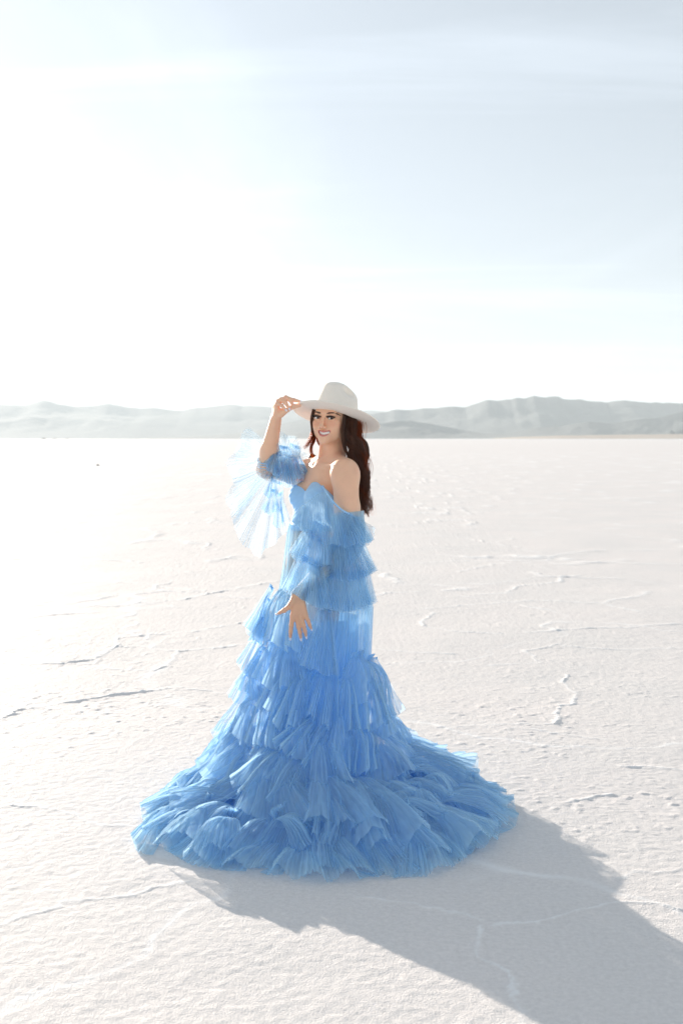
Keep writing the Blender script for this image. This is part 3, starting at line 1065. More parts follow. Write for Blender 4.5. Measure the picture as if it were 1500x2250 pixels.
hair += strands([(775, 930, 4.90), (785, 980, 4.90), (790, 1040, 4.90), (792, 1100, 4.88), (798, 1130, 4.86)], 200, .030, .022, 5, .013, 2.8, 30, .0013)
hair += strands([(790, 1020, 4.82), (799, 1050, 4.82), (795, 1085, 4.81), (803, 1115, 4.81), (806, 1142, 4.82)], 60, .012, .004, 6, .009, 2.2, 24, .0011)
# the far side: framing the cheek, blown out below the jaw
hair += strands([(690, 897, 4.775), (686, 915, 4.775), (687, 935, 4.79), (689, 955, 4.81), (688, 975, 4.83)], 120, .006, .007, 7, .002, 1.4, 20, .0012)
hair += strands([(690, 1000, 5.03), (680, 1018, 5.05), (676, 1040, 5.06), (674, 1062, 5.07)], 120, .018, .015, 11, .004, 1.8, 20, .0013)
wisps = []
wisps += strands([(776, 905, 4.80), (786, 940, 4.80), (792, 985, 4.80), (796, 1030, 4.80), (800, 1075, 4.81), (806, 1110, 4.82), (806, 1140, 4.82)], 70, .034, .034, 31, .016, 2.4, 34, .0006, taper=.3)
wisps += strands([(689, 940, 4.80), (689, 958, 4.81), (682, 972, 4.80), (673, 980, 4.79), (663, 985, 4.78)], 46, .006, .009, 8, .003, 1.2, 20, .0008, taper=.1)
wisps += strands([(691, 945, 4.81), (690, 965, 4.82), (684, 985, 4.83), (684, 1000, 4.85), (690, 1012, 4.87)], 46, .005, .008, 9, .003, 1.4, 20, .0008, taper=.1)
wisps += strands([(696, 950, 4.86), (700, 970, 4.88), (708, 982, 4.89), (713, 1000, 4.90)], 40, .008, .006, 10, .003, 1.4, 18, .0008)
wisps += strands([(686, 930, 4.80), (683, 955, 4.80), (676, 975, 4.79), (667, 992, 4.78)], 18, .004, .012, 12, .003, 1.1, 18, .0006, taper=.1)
V, F = merge(hair)
tint = np.repeat(RNG.rand(len(V) // 3)[:, None], 3, 0).reshape(-1)[:len(V)]
tint = (fbm(V[:, 0] * 90, V[:, 2] * 4, 2, 5))[:, None]
tint = np.array((0.016, 0.009, 0.006)) * (1 - tint) + np.array((0.20, 0.095, 0.055)) * tint
hob = mesh_from('hair', V, F, M_HAIR, person, colors={'tint': tint})
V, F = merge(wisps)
mesh_from('hair_strands', V, F, M_HAIR_BACKLIT, person, colors={'tint': np.tile(np.array((.10, .045, .022)), (len(V), 1))})


# ---- hat
def build_hat():
    u = unit((math.cos(math.radians(11.6)), 0, -math.sin(math.radians(11.6))))      # towards the right tip (back)
    w = unit((math.sin(math.radians(11.6)), 0, math.cos(math.radians(11.6))))
    n = unit(w * .965 + np.array((0, 1, 0)) * .262)
    v = unit(np.cross(n, u))
    if v[1] > 0:
        v = -v                                                                   # towards the camera
    C = P(739., 918., 4.835)
    # head axes in the brim plane: front of the hat
    fr = unit(HEAD_F - n * np.dot(HEAD_F, n))
    fr = unit(fr * .8 + -u * .6)
    sd = np.cross(n, fr)
    hat = bpy.data.objects.new('hat', None)
    nth = 96
    th = np.linspace(0, 2 * np.pi, nth, endpoint=False)
    ct, st = np.cos(th), np.sin(th)
    # brim: profile of (radius, height) rings, over and under
    ra, rb = .106, .086            # crown base, long and short
    RA, RB = .193, .180            # brim
    FA = (math.atan2(np.dot(v, sd), np.dot(v, fr)) * .6) % (2 * math.pi)
    def ring(k, h, curl=0.0):
        a = ra + (RA - ra) * k; b_ = rb + (RB - rb) * k
        hh = h + curl * (st ** 2) * k ** 2 * .004 + .006 * k * k * np.exp(-((th - FA) / .7) ** 2)
        return C + fr * (a * ct)[:, None] + sd * (b_ * st)[:, None] + n * (hh)[:, None]
    rows = []
    ks = np.linspace(0.0, 1, 12)
    for k in ks: rows.append(ring(k, .0022, 1))
    rows.append(ring(1.012, .0, 1))
    for k in ks[::-1]: rows.append(ring(k, -.0022, 1))
    V = np.concatenate(rows); F = grid_faces(len(rows), nth, True)
    brim = mesh_from('brim', V, F, M_FELT)
    # crown
    rows = []
    HC = .138
    CC = C - u * .010
    nz = 34
    for i in range(nz):
        t = i / (nz - 1.0)
        if t < .55:
            s_ = t / .55
            h = HC * .74 * s_; k = 1 - .13 * s_ ** 1.3 + .05 * (1 - s_) ** 6
        else:
            s_ = (t - .55) / .45
            k = .87 * math.cos(s_ * math.pi / 2) ** .5
            h = HC * (.74 + .26 * math.sin(s_ * math.pi / 2))
        X = ra * k * ct; Y = rb * k * st
        X = np.where(X > 0, X * (1 - .20 * (h / HC) ** 1.2), X * (1 - .10 * (h / HC) ** 3))
        # crown narrows towards the front, higher there
        Y = Y * (1 - .22 * np.clip(X / ra, 0, 1) * (h / HC))
        H_ = h + .024 * (X / ra) * (h / HC) ** 3
        # crease along the top and a pinch on each side near the front
        cr = np.exp(-(Y / .022) ** 2) * np.exp(-((X + .005) / .06) ** 4) * np.clip((h / HC - .80) / .2, 0, 1)
        H_ = H_ - .030 * cr
        for sg in (-1, 1):
            pin = np.exp(-((X + .008) / .034) ** 2 - ((h / HC - .78) / .14) ** 2) * (np.sign(Y) == sg)
            Y = Y - sg * .032 * pin
        pin2 = np.exp(-((h / HC - .55) / .4) ** 2) * np.exp(-(Y / .03) ** 2) * (X > 0)
        X = X - .003 * pin2
        rows.append(CC + fr * X[:, None] + sd * Y[:, None] + n * H_[:, None])
    V = np.concatenate(rows); F = grid_faces(nz, nth, True)
    crown = mesh_from('crown', V, F, M_FELT)
    hat.location = C
    COL.objects.link(hat)
    hat.parent = person
    hat.matrix_parent_inverse = person.matrix_world.inverted()
    bpy.context.view_layer.update()
    for o in (brim, crown):
        o.parent = hat; o.matrix_parent_inverse = hat.matrix_world.inverted()


build_hat()

# ------------------------------------------------------------------ gown
dress = empty('dress', (-0.09, 4.8, 0.6))
dress.parent = person
dress.matrix_parent_inverse = person.matrix_world.inverted()
bpy.context.view_layer.update()

SK = np.array([  # z, cx, cy, rx, ry
    (1.16, -.12, 4.87, .092, .082), (1.10, -.118, 4.87, .112, .094), (.94, -.085, 4.86, .165, .14), (.78, -.075, 4.83, .20, .18),
    (.55, -.105, 4.78, .215, .22), (.37, -.10, 4.71, .24, .28), (.22, -.115, 4.65, .285, .36), (.15, -.085, 4.62, .36, .44),
    (.10, -.025, 4.59, .50, .55), (.06, -.03, 4.52, .61, .63), (.02, -.045, 4.475, .68, .68), (-.01, -.05, 4.47, .70, .70)])[::-1]


def sk(z):
    return [np.interp(z, SK[:, 0], SK[:, k]) for k in (1, 2, 3, 4)]


def skirt_xyz(th, z, lift=0.0):
    cx, cyy, rx, ry = sk(z)
    return np.array([cx + (rx + lift) * np.cos(th), cyy + (ry + lift) * np.sin(th), np.maximum(z, .004) + lift * .35]).T


def on_skirt(px, py, lift=0.0):
    dxx, dzz = ray_dir(px, py)
    Ys = np.linspace(3.4, 5.6, 440)
    X = dxx * Ys; Z = CAM_H + dzz * Ys
    ok = Z > 0.005
    cx, cyy, rx, ry = sk(Z)
    g = np.sqrt(((X - cx) / (rx + lift)) ** 2 + ((Ys - cyy) / (ry + lift)) ** 2) - 1
    g[~ok] = 9
    ins = np.where(g < 0)[0]
    i = ins[0] if len(ins) else int(np.argmin(g))
    return np.array((X[i], Ys[i], Z[i]))


N_RUFFLE = [0]


def ruffle(header, hem, out, pleats=14, amp=.010, fold=.02, nfold=3, bulge=.02, frill=.016, mat=None, parent=None,
           name='ruffle', rows=15, seed=None, ragged=.03, droop=0.0, per=5, arch=.03, crumple=.030):
    """A gathered flounce: tight at the header line, spread at the hem."""
    N_RUFFLE[0] += 1
    r = np.random.RandomState(N_RUFFLE[0] * 13 + 5 if seed is None else seed)
    n = max(24, int(pleats * per))
    H = resample(header, n); E = resample(hem, n)
    u = np.linspace(0, 1, n)
    fr = 3 if frill > 0 else 0
    ts = np.r_[np.linspace(-1, -.34, fr) if fr else [], np.linspace(0, 1, rows)]
    down = E - H; ln = np.linalg.norm(down, axis=1)[:, None]; dn = down / (ln + 1e-9)
    ac = np.gradient((H + E) / 2, axis=0); ac /= np.linalg.norm(ac, axis=1)[:, None] + 1e-9
    nr = np.cross(ac, dn); nr /= np.linalg.norm(nr, axis=1)[:, None] + 1e-9
    out = np.asarray(out, float)
    if (nr.mean(0) @ (out if out.ndim == 1 else out.mean(0))) < 0:
        nr = -nr
    ph = np.cumsum(1 + .55 * (vnoise(u * pleats * .8, u * 0 + N_RUFFLE[0], 3) - .5) * 2); ph = ph / ph[-1] * pleats * 2 * np.pi
    pa = .55 + .9 * vnoise(u * pleats * .7 + 5, u * 0 + N_RUFFLE[0], 9)
    pa = pa ** 2 * 1.2
    pl = np.sin(ph) * pa + .35 * np.sin(ph * 2.13 + 1)
    fo = np.sin(u * nfold * 2 * np.pi + r.rand() * 6.28) * (.6 + .8 * r.rand()) + .5 * np.sin(u * nfold * 4.7 + r.rand() * 6)
    rag = 1 + ragged * (vnoise(u * pleats * .4, u * 0 + N_RUFFLE[0], 12) - .5) * 2 + ragged * .6 * np.sin(u * 7 + r.rand() * 6)
    kink = (r.rand() - .5) * .03
    V, UV = [], []
    soft = 12 * r.rand()
    Lm = ln.mean(); Wm = np.linalg.norm(np.diff(E, axis=0), axis=1).sum()
    for t in ts:
        if t < 0:
            k = -t
            p = H - dn * (frill * k) + nr * (frill * .55 * k * (1 + .5 * pl[:, None])) + ac * (frill * .35 * k * np.cos(ph * .73))[:, None]
            p = p + nr * (amp * .5 * k * np.sin(ph * .61 + 2))[:, None]
        else:
            tt = t * rag
            s_ = tt[:, None]
            e_ = 1 - (1 - s_) ** 1.25
            p = H + down * s_
            # gathered fabric opens out quickly below the seam
            p = p + ac * 0
            p = p + nr * (bulge * np.sin(np.pi * np.clip(s_, 0, 1) ** .75))
            p = p + nr * (pl[:, None] * amp * (.22 + .78 * t ** .8))
            p = p + ac * (np.cos(ph)[:, None] * amp * .55 * t)
            p = p + nr * (fo[:, None] * fold * t ** 1.4)
            p = p + nr * (kink * np.sin(t * 5))
            p = p - nr * (arch * t ** .7 * (np.abs(2 * u - 1) ** 2.2 - .35))[:, None]
            cw = u * Wm * 16 + soft
            cr = (fbm(cw + t * 2, cw * 0 + t * Lm * 11 + soft, 3, 60 + N_RUFFLE[0] % 7) - .5)
            p = p + nr * (cr * crumple * (.35 + .65 * t))[:, None]
            cr2 = (fbm(cw * 1.3 + 9, cw * 0 + t * Lm * 14 + soft, 2, 90 + N_RUFFLE[0] % 5) - .5)
            p = p + ac * (cr2 * crumple * .35 * t)[:, None]
            if droop:
                p[:, 2] -= droop * t * t
        p[:, 2] = np.maximum(p[:, 2], .004 + .002 * (1 + pl) * .5)
        V.append(p); UV.append(np.stack([u * Wm * .7 + N_RUFFLE[0] * .37, np.full(n, t * Lm)], 1))
    return mesh_from(name, np.concatenate(V), grid_faces(len(ts), n), mat or M_TULLE, parent or dress, uv=np.concatenate(UV))


def px_ruffle(hd, hm, lift_h=.01, lift_m=.05, **kw):
    """Header and hem given on the skirt's surface."""
    H = [on_skirt(float(a), float(b), lift_h) for a, b in hd]
    E = [on_skirt(float(a), float(b), lift_m) for a, b in hm]
    m = np.mean(E, axis=0); c = sk(m[2])
    out = unit((m[0] - c[0], m[1] - c[1] - .2, .25))
    return ruffle(H, E, out, **kw)


def free_ruffle(hd, hm, Yh, Ym, out=(0, -1, .1), **kw):
    H = [P(float(a), float(b), Yh) for a, b in hd]
    if np.isscalar(Ym):
        Ym = [Ym] * len(hm)
    E = [P(float(a), float(b), y) for (a, b), y in zip(hm, Ym)]
    return ruffle(H, E, out, **kw)


# underskirt layers: waist to knee sheer, then a fuller lining
def skirt_shell(name, z0, z1, off, mat, folds, amp, rows=40, n=420, th0=0, seed=1):
    th = np.linspace(0, 2 * np.pi, n, endpoint=False)
    zs = np.linspace(z0, z1, rows)
    V, UV = [], []
    for i, z in enumerate(zs):
        t = i / (rows - 1.0)
        w = np.sin(th * folds + 2 * np.sin(th * 3 + seed)) * (.6 + .5 * np.sin(th * 5 + seed * 2)) + .4 * np.sin(th * folds * 1.9 + seed)
        lift = off + amp * w * (.12 + .88 * t ** .7)
        p = skirt_xyz(th, np.full(n, z), 0)
        cx, cyy, rx, ry = sk(z)
        p = np.array([cx + (rx + lift) * np.cos(th), cyy + (ry + lift) * np.sin(th), np.full(n, z)]).T
        V.append(p); UV.append(np.stack([th * .25 * 1.0, np.full(n, z)], 1))
    return mesh_from(name, np.concatenate(V), grid_faces(rows, n, True), mat, dress, uv=np.concatenate(UV))


skirt_shell('overskirt', 1.135, .50, .002, M_TULLE, 26, .010, seed=1)
skirt_shell('underskirt', 1.12, .45, -.012, M_TULLE, 21, .008, seed=2)
skirt_shell('lining', .74, .03, -.05, M_DENSE, 24, .016, seed=4)

# bodice wrapped on the torso
tf = Field(span((-.30, .12, .004)), span((4.70, 5.05, .004)), span((1.06, 1.40, .004)))
torso(tf)


def torso_hit(o, d):
    """March from outside along d to the torso (trilinear look-up)."""
    t = np.zeros(len(o)); alive = np.ones(len(o), bool)
    for _ in range(60):
        p = o + d * t[:, None]
        ii = [np.clip((p[:, k] - tf.ax[k][0]) / .004, 0, len(tf.ax[k]) - 1.001) for k in range(3)]
        i0 = [a.astype(int) for a in ii]; fr_ = [a - b_ for a, b_ in zip(ii, i0)]
        v = 0
        for a in (0, 1):
            for b_ in (0, 1):
                for c in (0, 1):
                    w = (fr_[0] if a else 1 - fr_[0]) * (fr_[1] if b_ else 1 - fr_[1]) * (fr_[2] if c else 1 - fr_[2])
                    v = v + w * tf.D[i0[0] + a, i0[1] + b_, i0[2] + c]
        t = t + np.clip(v, -.02, .04) * .8
    return o + d * t[:, None]


def build_bodice():
    n, rows = 260, 44
    th = np.linspace(0, 2 * np.pi, n, endpoint=False)     # 0 = torso front (TF), + towards near side (TS)
    a = (th + np.pi) % (2 * np.pi) - np.pi
    # sweetheart neckline heights
    top = np.interp(a, [-3.15, -1.6, -1.0, -.55, -.2, 0, .15, .42, .75, 1.05, 1.4, 1.7, 3.15],
                    [1.24, 1.25, 1.275, 1.303, 1.288, 1.272, 1.285, 1.316, 1.318, 1.292, 1.245, 1.24, 1.24])
    k3 = np.ones(9) / 9
    top = np.convolve(np.r_[top[-4:], top, top[:4]], k3, 'valid')
    V, UV = [], []
    ctr0 = np.array((-.122, 4.87)); ctr1 = CH[:2]
    for i in range(rows):
        t = i / (rows - 1.0)
        z = 1.118 + (top - 1.118) * t
        k = np.clip((z - 1.118) / .10, 0, 1)[:, None]
        c = np.concatenate([ctr0 * (1 - k) + ctr1 * k, z[:, None]], 1)
        d = TF[None] * np.cos(th)[:, None] + TS[None] * np.sin(th)[:, None]
        p = torso_hit(c + d * .26, -d)
        pleat = np.sin((z * 260 + np.abs(a) * 26)) * .0011 * (t < .97)
        p = p + d * (.0045 + pleat + .0015 * (t > .97))[:, None]
        V.append(p); UV.append(np.stack([np.full(n, z * 1.2) + a * .12, a * .1], 1))
    m, nt, b = principled('pleated_bodice', (0.38, 0.64, 0.92), 0.8)
    b.inputs['Sheen Weight'].default_value = .3
    add_bump(nt, b, [(1, 0.35, .002, 3, (60, 60, 420))])
    mesh_from('bodice', np.concatenate(V), grid_faces(rows, n, True), m, dress, uv=np.concatenate(UV))
    # waistband
    V = []
    for i, (z, o_) in enumerate(((1.108, .003), (1.110, .011), (1.140, .009), (1.142, .003))):
        d = TF[None] * np.cos(th)[:, None] + TS[None] * np.sin(th)[:, None]
        c = np.tile(np.array((-.12, 4.87, z)), (n, 1))
        V.append(torso_hit(c + d * .26, -d) + d * o_)
    mesh_from('waistband', np.concatenate(V), grid_faces(4, n, True), M_SATIN, dress)


build_bodice()
R = px_ruffle
# ---- skirt flounces that can be told apart (header line, hem line)
FR = [
    # hip, left
    (((640, 1296), (622, 1282)), ((600, 1408), (572, 1400), (548, 1380)), .01, .03, dict(pleats=16, mat=None)),
    (((655, 1300), (634, 1292)), ((668, 1424), (630, 1428), (592, 1408)), .02, .05, dict(pleats=16)),
    (((728, 1350), (700, 1336)), ((750, 1482), (712, 1484), (676, 1470), (650, 1446)), .03, .07, dict(pleats=18)),
    (((620, 1410), (594, 1402)), ((592, 1505), (560, 1496), (530, 1476)), .01, .04, dict(pleats=14)),
    (((655, 1422), (612, 1420)), ((684, 1500), (650, 1512), (610, 1520), (572, 1512)), .02, .05, dict(pleats=18)),
    (((690, 1475), (655, 1478)), ((668, 1586), (640, 1600), (606, 1600), (584, 1580)), .03, .08, dict(pleats=18)),
    (((742, 1478), (692, 1480)), ((746, 1600), (710, 1600), (680, 1580), (662, 1552)), .03, .07, dict(pleats=20)),
    (((766, 1482), (752, 1478)), ((796, 1602), (765, 1606), (736, 1598)), .04, .06, dict(pleats=12)),
    (((812, 1478), (774, 1482)), ((852, 1588), (830, 1600), (800, 1606), (768, 1600)), .03, .07, dict(pleats=18)),
    (((832, 1452), (806, 1456)), ((888, 1556), (868, 1572), (832, 1590)), .01, .05, dict(pleats=14)),
    (((604, 1508), (574, 1500)), ((570, 1644), (538, 1632), (504, 1604)), .01, .05, dict(pleats=16)),
    (((630, 1530), (578, 1522)), ((646, 1640), (604, 1652), (552, 1642)), .02, .05, dict(pleats=20)),
    (((708, 1578), (688, 1568)), ((662, 1668), (628, 1660), (600, 1628)), .03, .09, dict(pleats=16)),
    (((736, 1600), (704, 1590)), ((706, 1702), (672, 1694), (642, 1670)), .03, .07, dict(pleats=16)),
    (((774, 1604), (738, 1606)), ((790, 1696), (752, 1702), (716, 1684)), .03, .07, dict(pleats=18)),
    (((816, 1602), (780, 1606)), ((838, 1692), (808, 1698), (778, 1694)), .04, .08, dict(pleats=16)),
    (((856, 1588), (816, 1604)), ((898, 1652), (880, 1674), (836, 1682)), .02, .06, dict(pleats=18)),
    (((560, 1636), (530, 1628)), ((540, 1698), (496, 1700), (456, 1682)), .01, .05, dict(pleats=16)),
    (((640, 1640), (610, 1652)), ((600, 1770), (520, 1740), (505, 1682)), .04, .12, dict(pleats=20)),
    (((684, 1670), (640, 1658)), ((660, 1772), (604, 1776), (552, 1750)), .04, .10, dict(pleats=20)),
    (((702, 1704), (650, 1694)), ((696, 1772), (650, 1786), (596, 1776)), .02, .05, dict(pleats=20)),
    (((764, 1700), (722, 1694)), ((786, 1786), (756, 1790), (732, 1780)), .04, .08, dict(pleats=14)),
    (((828, 1696), (790, 1702)), ((850, 1790), (820, 1810), (784, 1800)), .03, .07, dict(pleats=16)),
    (((880, 1680), (840, 1690)), ((920, 1760), (890, 1790), (850, 1796)), .03, .07, dict(pleats=16)),
    (((726, 1716), (704, 1718)), ((744, 1842), (704, 1850), (662, 1826)), .06, .12, dict(pleats=14)),
]
FR += [
    (((600, 1330), (584, 1320)), ((586, 1420), (562, 1412), (540, 1388)), .0, .03, dict(pleats=12)),
    (((590, 1440), (570, 1430)), ((560, 1530), (530, 1520), (516, 1496)), .0, .03, dict(pleats=12)),
    (((560, 1560), (540, 1550)), ((520, 1660), (482, 1650), (470, 1620)), .0, .04, dict(pleats=14)),
    (((500, 1690), (474, 1676)), ((440, 1770), (400, 1760), (392, 1730)), .0, .05, dict(pleats=16)),
    (((450, 1740), (420, 1728)), ((380, 1830), (346, 1816), (340, 1790)), .0, .05, dict(pleats=16)),
    (((905, 1665), (880, 1660)), ((985, 1700), (975, 1662), (950, 1644)), .03, .12, dict(pleats=16)),
    (((960, 1690), (930, 1670)), ((1045, 1730), (1048, 1690), (1010, 1656)), .04, .12, dict(pleats=18)),
    (((1000, 1740), (975, 1715)), ((1098, 1800), (1112, 1760), (1090, 1716)), .04, .10, dict(pleats=20)),
]
for q in (((600, 1300), (590, 1290), (580, 1405), (556, 1395), (536, 1372)), ((585, 1380), (575, 1372), (560, 1480), (535, 1478), (518, 1450)),
          ((572, 1440), (562, 1432), (548, 1560), (520, 1552), (500, 1520)), ((550, 1520), (540, 1510), (520, 1640), (488, 1632), (470, 1596)),
          ((520, 1600), (508, 1592), (480, 1705), (448, 1694), (436, 1660)), ((480, 1670), (466, 1660), (430, 1765), (396, 1750), (384, 1716)),
          ((430, 1730), (414, 1718), (370, 1820), (332, 1806), (322, 1776)), ((380, 1790), (366, 1780), (330, 1880), (300, 1870), (290, 1840))):
    FR.append((q[:2], q[2:], .0, .02, dict(pleats=14)))
for hd, hm, l0, l1, kw in FR:
    kw = dict(kw); kw.pop('mat', None); kw['pleats'] = int(kw['pleats'] * 1.0)
    R(hd, hm, l0, l1 + .015, fold=.022, amp=.0045, bulge=.018, arch=.035, crumple=.022, **kw)

# ---- rows all the way round, underneath and behind
ROWS = [  # z of header, z of hem, how many, width, lift at hem
    (.57, .38, 7, 1.15, .035), (.44, .25, 8, 1.05, .045), (.31, .15, 9, 1.0, .05), (.22, .09, 10, .95, .07)]
for zi, (z0, z1, cnt, wd, lf) in enumerate(ROWS):
    for k in range(cnt):
        th = (k + .5 * (zi % 2) + (random.random() - .5) * .5) / cnt * 2 * math.pi
        w = wd * (.8 + .4 * random.random())
        sk0 = (random.random() - .5) * .5
        jz = (random.random() - .5) * .05
        H = [skirt_xyz(th + a * w * .17 + sk0 * .3, z0 + jz, .012) for a in (-1, 0, 1)]
        E = [skirt_xyz(th + a * w * .5 + sk0, z1 + jz + abs(a) * .03 * random.random(), lf) for a in (-1, -.4, .4, 1)]
        ruffle(H, E, (math.cos(th), math.sin(th), .3), pleats=random.randint(14, 20), amp=.0045, frill=.026, fold=.026, nfold=1.5 + random.random() * 2, bulge=.028, arch=.05, crumple=.022)

# ---- the train spread over the salt: overlapping fans, each laid outward
def ground_fan(th, r0, r1, zh, zm, w0, w1, skew, **kw):
    cx, cyy, rx, ry = sk(0.0)
    def pt(a, r, z): return np.array((cx + rx * r * math.cos(a), cyy + ry * r * math.sin(a), z))
    H = [pt(th - w0, r0, zh), pt(th + w0, r0, zh)]
    E = [pt(th + skew - w1, r1 * .97, zm), pt(th + skew - w1 * .4, r1 * 1.01, zm), pt(th + skew + w1 * .4, r1 * 1.01, zm), pt(th + skew + w1, r1 * .97, zm)]
    return ruffle(H, E, (0, 0, 1), **kw)


for (cnt, r0, r1, zh, zm, w1, fold) in ((18, .70, 1.03, .05, .006, .25, .020), (15, .60, .96, .085, .015, .27, .028), (12, .48, .86, .12, .035, .29, .036),
                                         (10, .36, .74, .17, .065, .32, .040)):
    for k in range(cnt):
        th = (k + random.random() * .7) / cnt * 2 * math.pi
        j = (random.random() - .5)
        ground_fan(th, r0 + j * .06, r1 + (random.random() - .5) * .07, zh * (.8 + .5 * random.random()), zm * (.5 + 1.2 * random.random()),
                   w1 * .28, w1 * (.8 + .5 * random.random()), (random.random() - .5) * .45,
                   pleats=random.randint(18, 26), crumple=.03, amp=.0045, fold=fold, nfold=1.2 + random.random() * 2.0, bulge=.045, frill=.024, rows=16, arch=.05)

# crushed, tumbled pieces lying over the train in every direction
for k in range(34):
    th = random.random() * 2 * math.pi
    rr = .42 + .46 * random.random()
    cx, cyy, rx, ry = sk(0.0)
    zz = max(.03, .20 - .19 * rr) + .02
    c = np.array((cx + rx * rr * math.cos(th), cyy + ry * rr * math.sin(th), zz))
    d = th + (random.random() - .5) * 2.4
    L_ = .15 + .09 * random.random(); w = .5 + .5 * random.random()
    dv = np.array((math.cos(d), math.sin(d), 0)); sv = np.array((-math.sin(d), math.cos(d), 0))
    H = [c - dv * L_ * .4 + sv * q * .03 + np.array((0, 0, .05)) for q in (-1, 0, 1)]
    E = [c + dv * L_ * (.72 - .16 * q * q) + sv * q * L_ * w - np.array((0, 0, .02)) for q in (-1, -.4, .4, 1)]
    ruffle(H, E, (0, 0, 1), pleats=random.randint(12, 18), amp=.0045, fold=.024, nfold=1.5, bulge=.04, frill=.03, arch=.05, crumple=.035)

# ---- near sleeve: tiers of flounces over the upper arm and forearm
sleeve = empty('near_sleeve', tuple(NEAR_EL)); sleeve.name = 'sleeve'
sleeve.parent = person; sleeve.matrix_parent_inverse = person.matrix_world.inverted()
bpy.context.view_layer.update()
SL = dict(parent=sleeve, fold=.012, amp=.0040, bulge=.018, arch=.02)
for dY, jit in ((0, 0), (.022, 9), (.045, -8), (.22, 6)):
    fr = lambda hd, hm, a, b_, **kw: free_ruffle([(x + jit, y) for x, y in hd], [(x + jit * .5, y) for x, y in hm], a + dY, b_ + dY if np.isscalar(b_) else [q + dY for q in b_],
                                                out=(0, -1 if dY < .1 else 1, .1), **{**SL, **kw})
    if dY == 0:
        fr([(652, 1120), (684, 1096), (712, 1082), (736, 1113), (772, 1134)], [(648, 1150), (672, 1178), (705, 1194), (752, 1200), (800, 1192)], 4.61, [4.66, 4.60, 4.56, 4.55, 4.60], pleats=34, frill=0, amp=.005)
        fr([(772, 1132), (790, 1138)], [(790, 1196), (812, 1190), (828, 1164)], 4.65, 4.66, pleats=10, frill=.006, mat=M_SHEER)
    fr([(740, 1124), (786, 1136)], [(722, 1196), (760, 1204), (800, 1196), (818, 1186)], 4.63, 4.60, pleats=18, frill=0)
    fr([(682, 1150), (716, 1168)], [(640, 1212), (662, 1232), (700, 1246), (722, 1240)], 4.59, 4.54, pleats=20)
    fr([(722, 1192), (760, 1188), (792, 1192)], [(712, 1260), (742, 1274), (792, 1272), (824, 1250)], 4.61, 4.57, pleats=26)
    fr([(656, 1226), (700, 1248)], [(624, 1288), (650, 1312), (690, 1330), (722, 1336)], 4.56, 4.515, pleats=24, mat=M_TULLE)
    fr([(706, 1258), (760, 1264), (806, 1262)], [(694, 1330), (752, 1344), (796, 1336), (822, 1322)], 4.60, 4.56, pleats=28)
# added tulle wraps under the flounces, blocking the sun on the forearm
for rr, sd_ in ((.058, 1), (.066, 2)):
    ax_ = resample([NEAR_SH * .45 + NEAR_EL * .55, NEAR_EL + np.array((0, 0, .0)), NEAR_EL * .5 + NEAR_WR * .5, NEAR_EL * .32 + NEAR_WR * .68], 30)
    V, F = tube(ax_, rr * np.linspace(1.05, .72, 30), 60)
    q = V.reshape(30, 60, 3); c_ = ax_[:, None]
    wv = 1 + .07 * np.sin(np.arange(60) * 1.7 + sd_)[None, :, None] * np.linspace(.4, 1, 30)[:, None, None]
    V = (c_ + (q - c_) * wv).reshape(-1, 3)
    uvw = np.stack([np.tile(np.arange(60) * .006, 30), np.repeat(np.linspace(0, .35, 30), 60)], 1)
    mesh_from('sun_block_wrap', V, F, M_TULLE, sleeve, uv=uvw)
# sleeve edge
pts = resample([P(709., 1068., 4.735), P(716., 1080., 4.66), P(728., 1098., 4.63), P(744., 1115., 4.615), P(760., 1126., 4.615), P(773., 1131., 4.64), P(784., 1130., 4.70)], 40)
V, F = tube(pts, .0045, 8)
mesh_from('sleeve_edge', V, F, M_SATIN, sleeve)

# ---- far sleeve: blue gathers round the arm, wide sheer flounces blown out to the left
sl2 = empty('sleeve', tuple(FAR_EL))
sl2.parent = person; sl2.matrix_parent_inverse = person.matrix_world.inverted()
bpy.context.view_layer.update()
S2 = dict(parent=sl2)
def fr2(hd, hm, a, b_, **kw):
    base = dict(parent=sl2, fold=.022, amp=.0032, bulge=.02, mat=M_SHEER, arch=.015, crumple=.03)
    base.update(kw)
    return free_ruffle(hd, hm, a, b_, **base)
fr2([(604, 985), (588, 1010), (590, 1040)], [(548, 940), (520, 975), (508, 1040), (506, 1095), (520, 1150)], 4.92, [5.02, 5.0, 4.98, 4.98, 4.98], pleats=34, fold=.03)
fr2([(600, 1020), (596, 1060)], [(510, 1080), (514, 1150), (534, 1190), (562, 1222)], 4.88, 4.84, pleats=26, fold=.03)
fr2([(596, 1060), (622, 1072)], [(548, 1205), (568, 1222), (604, 1190), (640, 1150)], 4.90, 4.86, pleats=24)
fr2([(592, 1000), (600, 1040)], [(530, 960), (514, 1010), (512, 1060), (530, 1120)], 4.88, 4.82, pleats=24)
fr2([(606, 1010), (640, 1000)], [(596, 960), (622, 948), (652, 962), (672, 1000)], 4.92, 4.90, pleats=26, out=(0, -1, .3))
fr2([(612, 1000), (650, 1004)], [(600, 975), (628, 965), (660, 980), (676, 1010)], 4.88, 4.84, pleats=22)
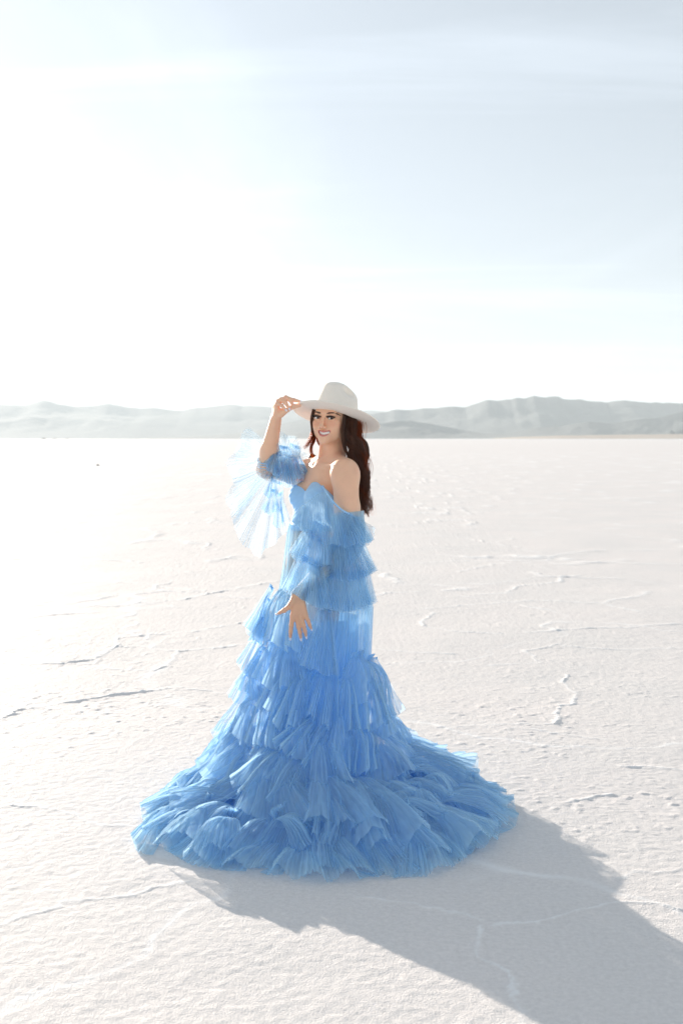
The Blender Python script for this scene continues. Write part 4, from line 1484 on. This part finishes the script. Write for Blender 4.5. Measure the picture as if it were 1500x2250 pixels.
for k, (hd, hm, y0, y1) in enumerate([
        ([(598, 985), (616, 990)], [(580, 1016), (592, 1036), (612, 1044), (632, 1030)], 4.87, 4.83),
        ([(612, 990), (640, 992)], [(598, 1040), (622, 1060), (650, 1058), (668, 1036)], 4.88, 4.84),
        ([(636, 985), (660, 992)], [(626, 1046), (648, 1070), (664, 1060), (674, 1032)], 4.90, 4.87),
        ([(600, 1000), (640, 1004)], [(590, 1052), (616, 1066), (642, 1072), (660, 1058)], 4.93, 4.90),
        ([(594, 1046), (608, 1050)], [(578, 1082), (592, 1096), (612, 1086)], 4.89, 4.87),
        ([(590, 1084), (606, 1086)], [(574, 1118), (592, 1132), (616, 1122)], 4.89, 4.87),
        ([(608, 1096), (622, 1090)], [(596, 1150), (612, 1160), (630, 1140)], 4.90, 4.88)]):
    fr2(hd, hm, y0, y1, pleats=14 + 2 * (k % 3), mat=M_TULLE if k < 4 else M_SHEER, amp=.007, fold=.014, frill=.02)
# gathered band at the elbow
for off in (-.1, .12, .3, .5, .7):
    c = FAR_EL * (1 - off * .25) + FAR_WR * off * .25
    d = unit(FAR_WR - FAR_EL); a_ = unit(np.cross(d, (0, 1, 0))); b_ = np.cross(d, a_)
    t = np.linspace(0, 2 * np.pi, 49)
    ring = c + a_ * (.041 * np.cos(t))[:, None] + b_ * (.041 * np.sin(t))[:, None] + d * (.003 * np.sin(5 * t))[:, None]
    V, F = tube(ring, .0017, 6)
    mesh_from('gathered_band', V, F, M_SATIN, sl2)

# ------------------------------------------------------------------ small things far out on the flat
def lump(name, c, r, seed, mat, squash=.6, n=14):
    V, F, q = ball((0, 0, 0), (1, 1, 1), np.eye(3), n, n)
    k = 1 + .45 * (fbm(q[:, 0] * 1.7 + seed, q[:, 1] * 1.7 + q[:, 2], 3, seed) - .5) * 2
    V = V * k[:, None] * np.array((r, r * .8, r * squash))
    V[:, 2] = np.maximum(V[:, 2] + r * squash * .35, 0)
    return mesh_from(name, V + np.asarray(c), F, mat)


stone = lump('stone', G(215., 1023.), .085, 3, M_HILL)
tag(stone, 'small dark stone lying alone on the salt far behind the raised sleeve, at left', 'stone')


def bush(px, wid, seed, label):
    c = G(float(px), 964.6)
    c = np.array((c[0], c[1], 0))
    rr = np.random.RandomState(seed)
    n = 260
    d = rr.randn(n, 3); d /= np.linalg.norm(d, axis=1)[:, None]
    p = d * (rr.rand(n, 1) ** .4) * np.array((wid, wid * .7, wid * .5)); p[:, 2] = np.abs(p[:, 2]) + wid * .05
    V = []
    for q in p:
        t = rr.randn(3, 3) * wid * .13
        V += [q + t[0], q + t[1], q + t[2]]
    V = np.array(V) + c; V[:, 2] = np.maximum(V[:, 2], .01)
    o = mesh_from('bush', V, np.arange(len(V)).reshape(-1, 3), M_LEAF, smooth=False)
    tag(o, label, 'bush', 'dark bushes on the horizon')


M_LEAF = principled('dry_leaf', (.06, .06, .045), .9)[0]
bush(97, 3.6, 1, 'low dark bush on the far left edge of the flat, leftmost and widest of three')
bush(121, 2.4, 2, 'low dark bush on the horizon, middle of three at the left')
bush(148, 2.2, 3, 'low dark bush on the horizon, right-hand one of three at the left')
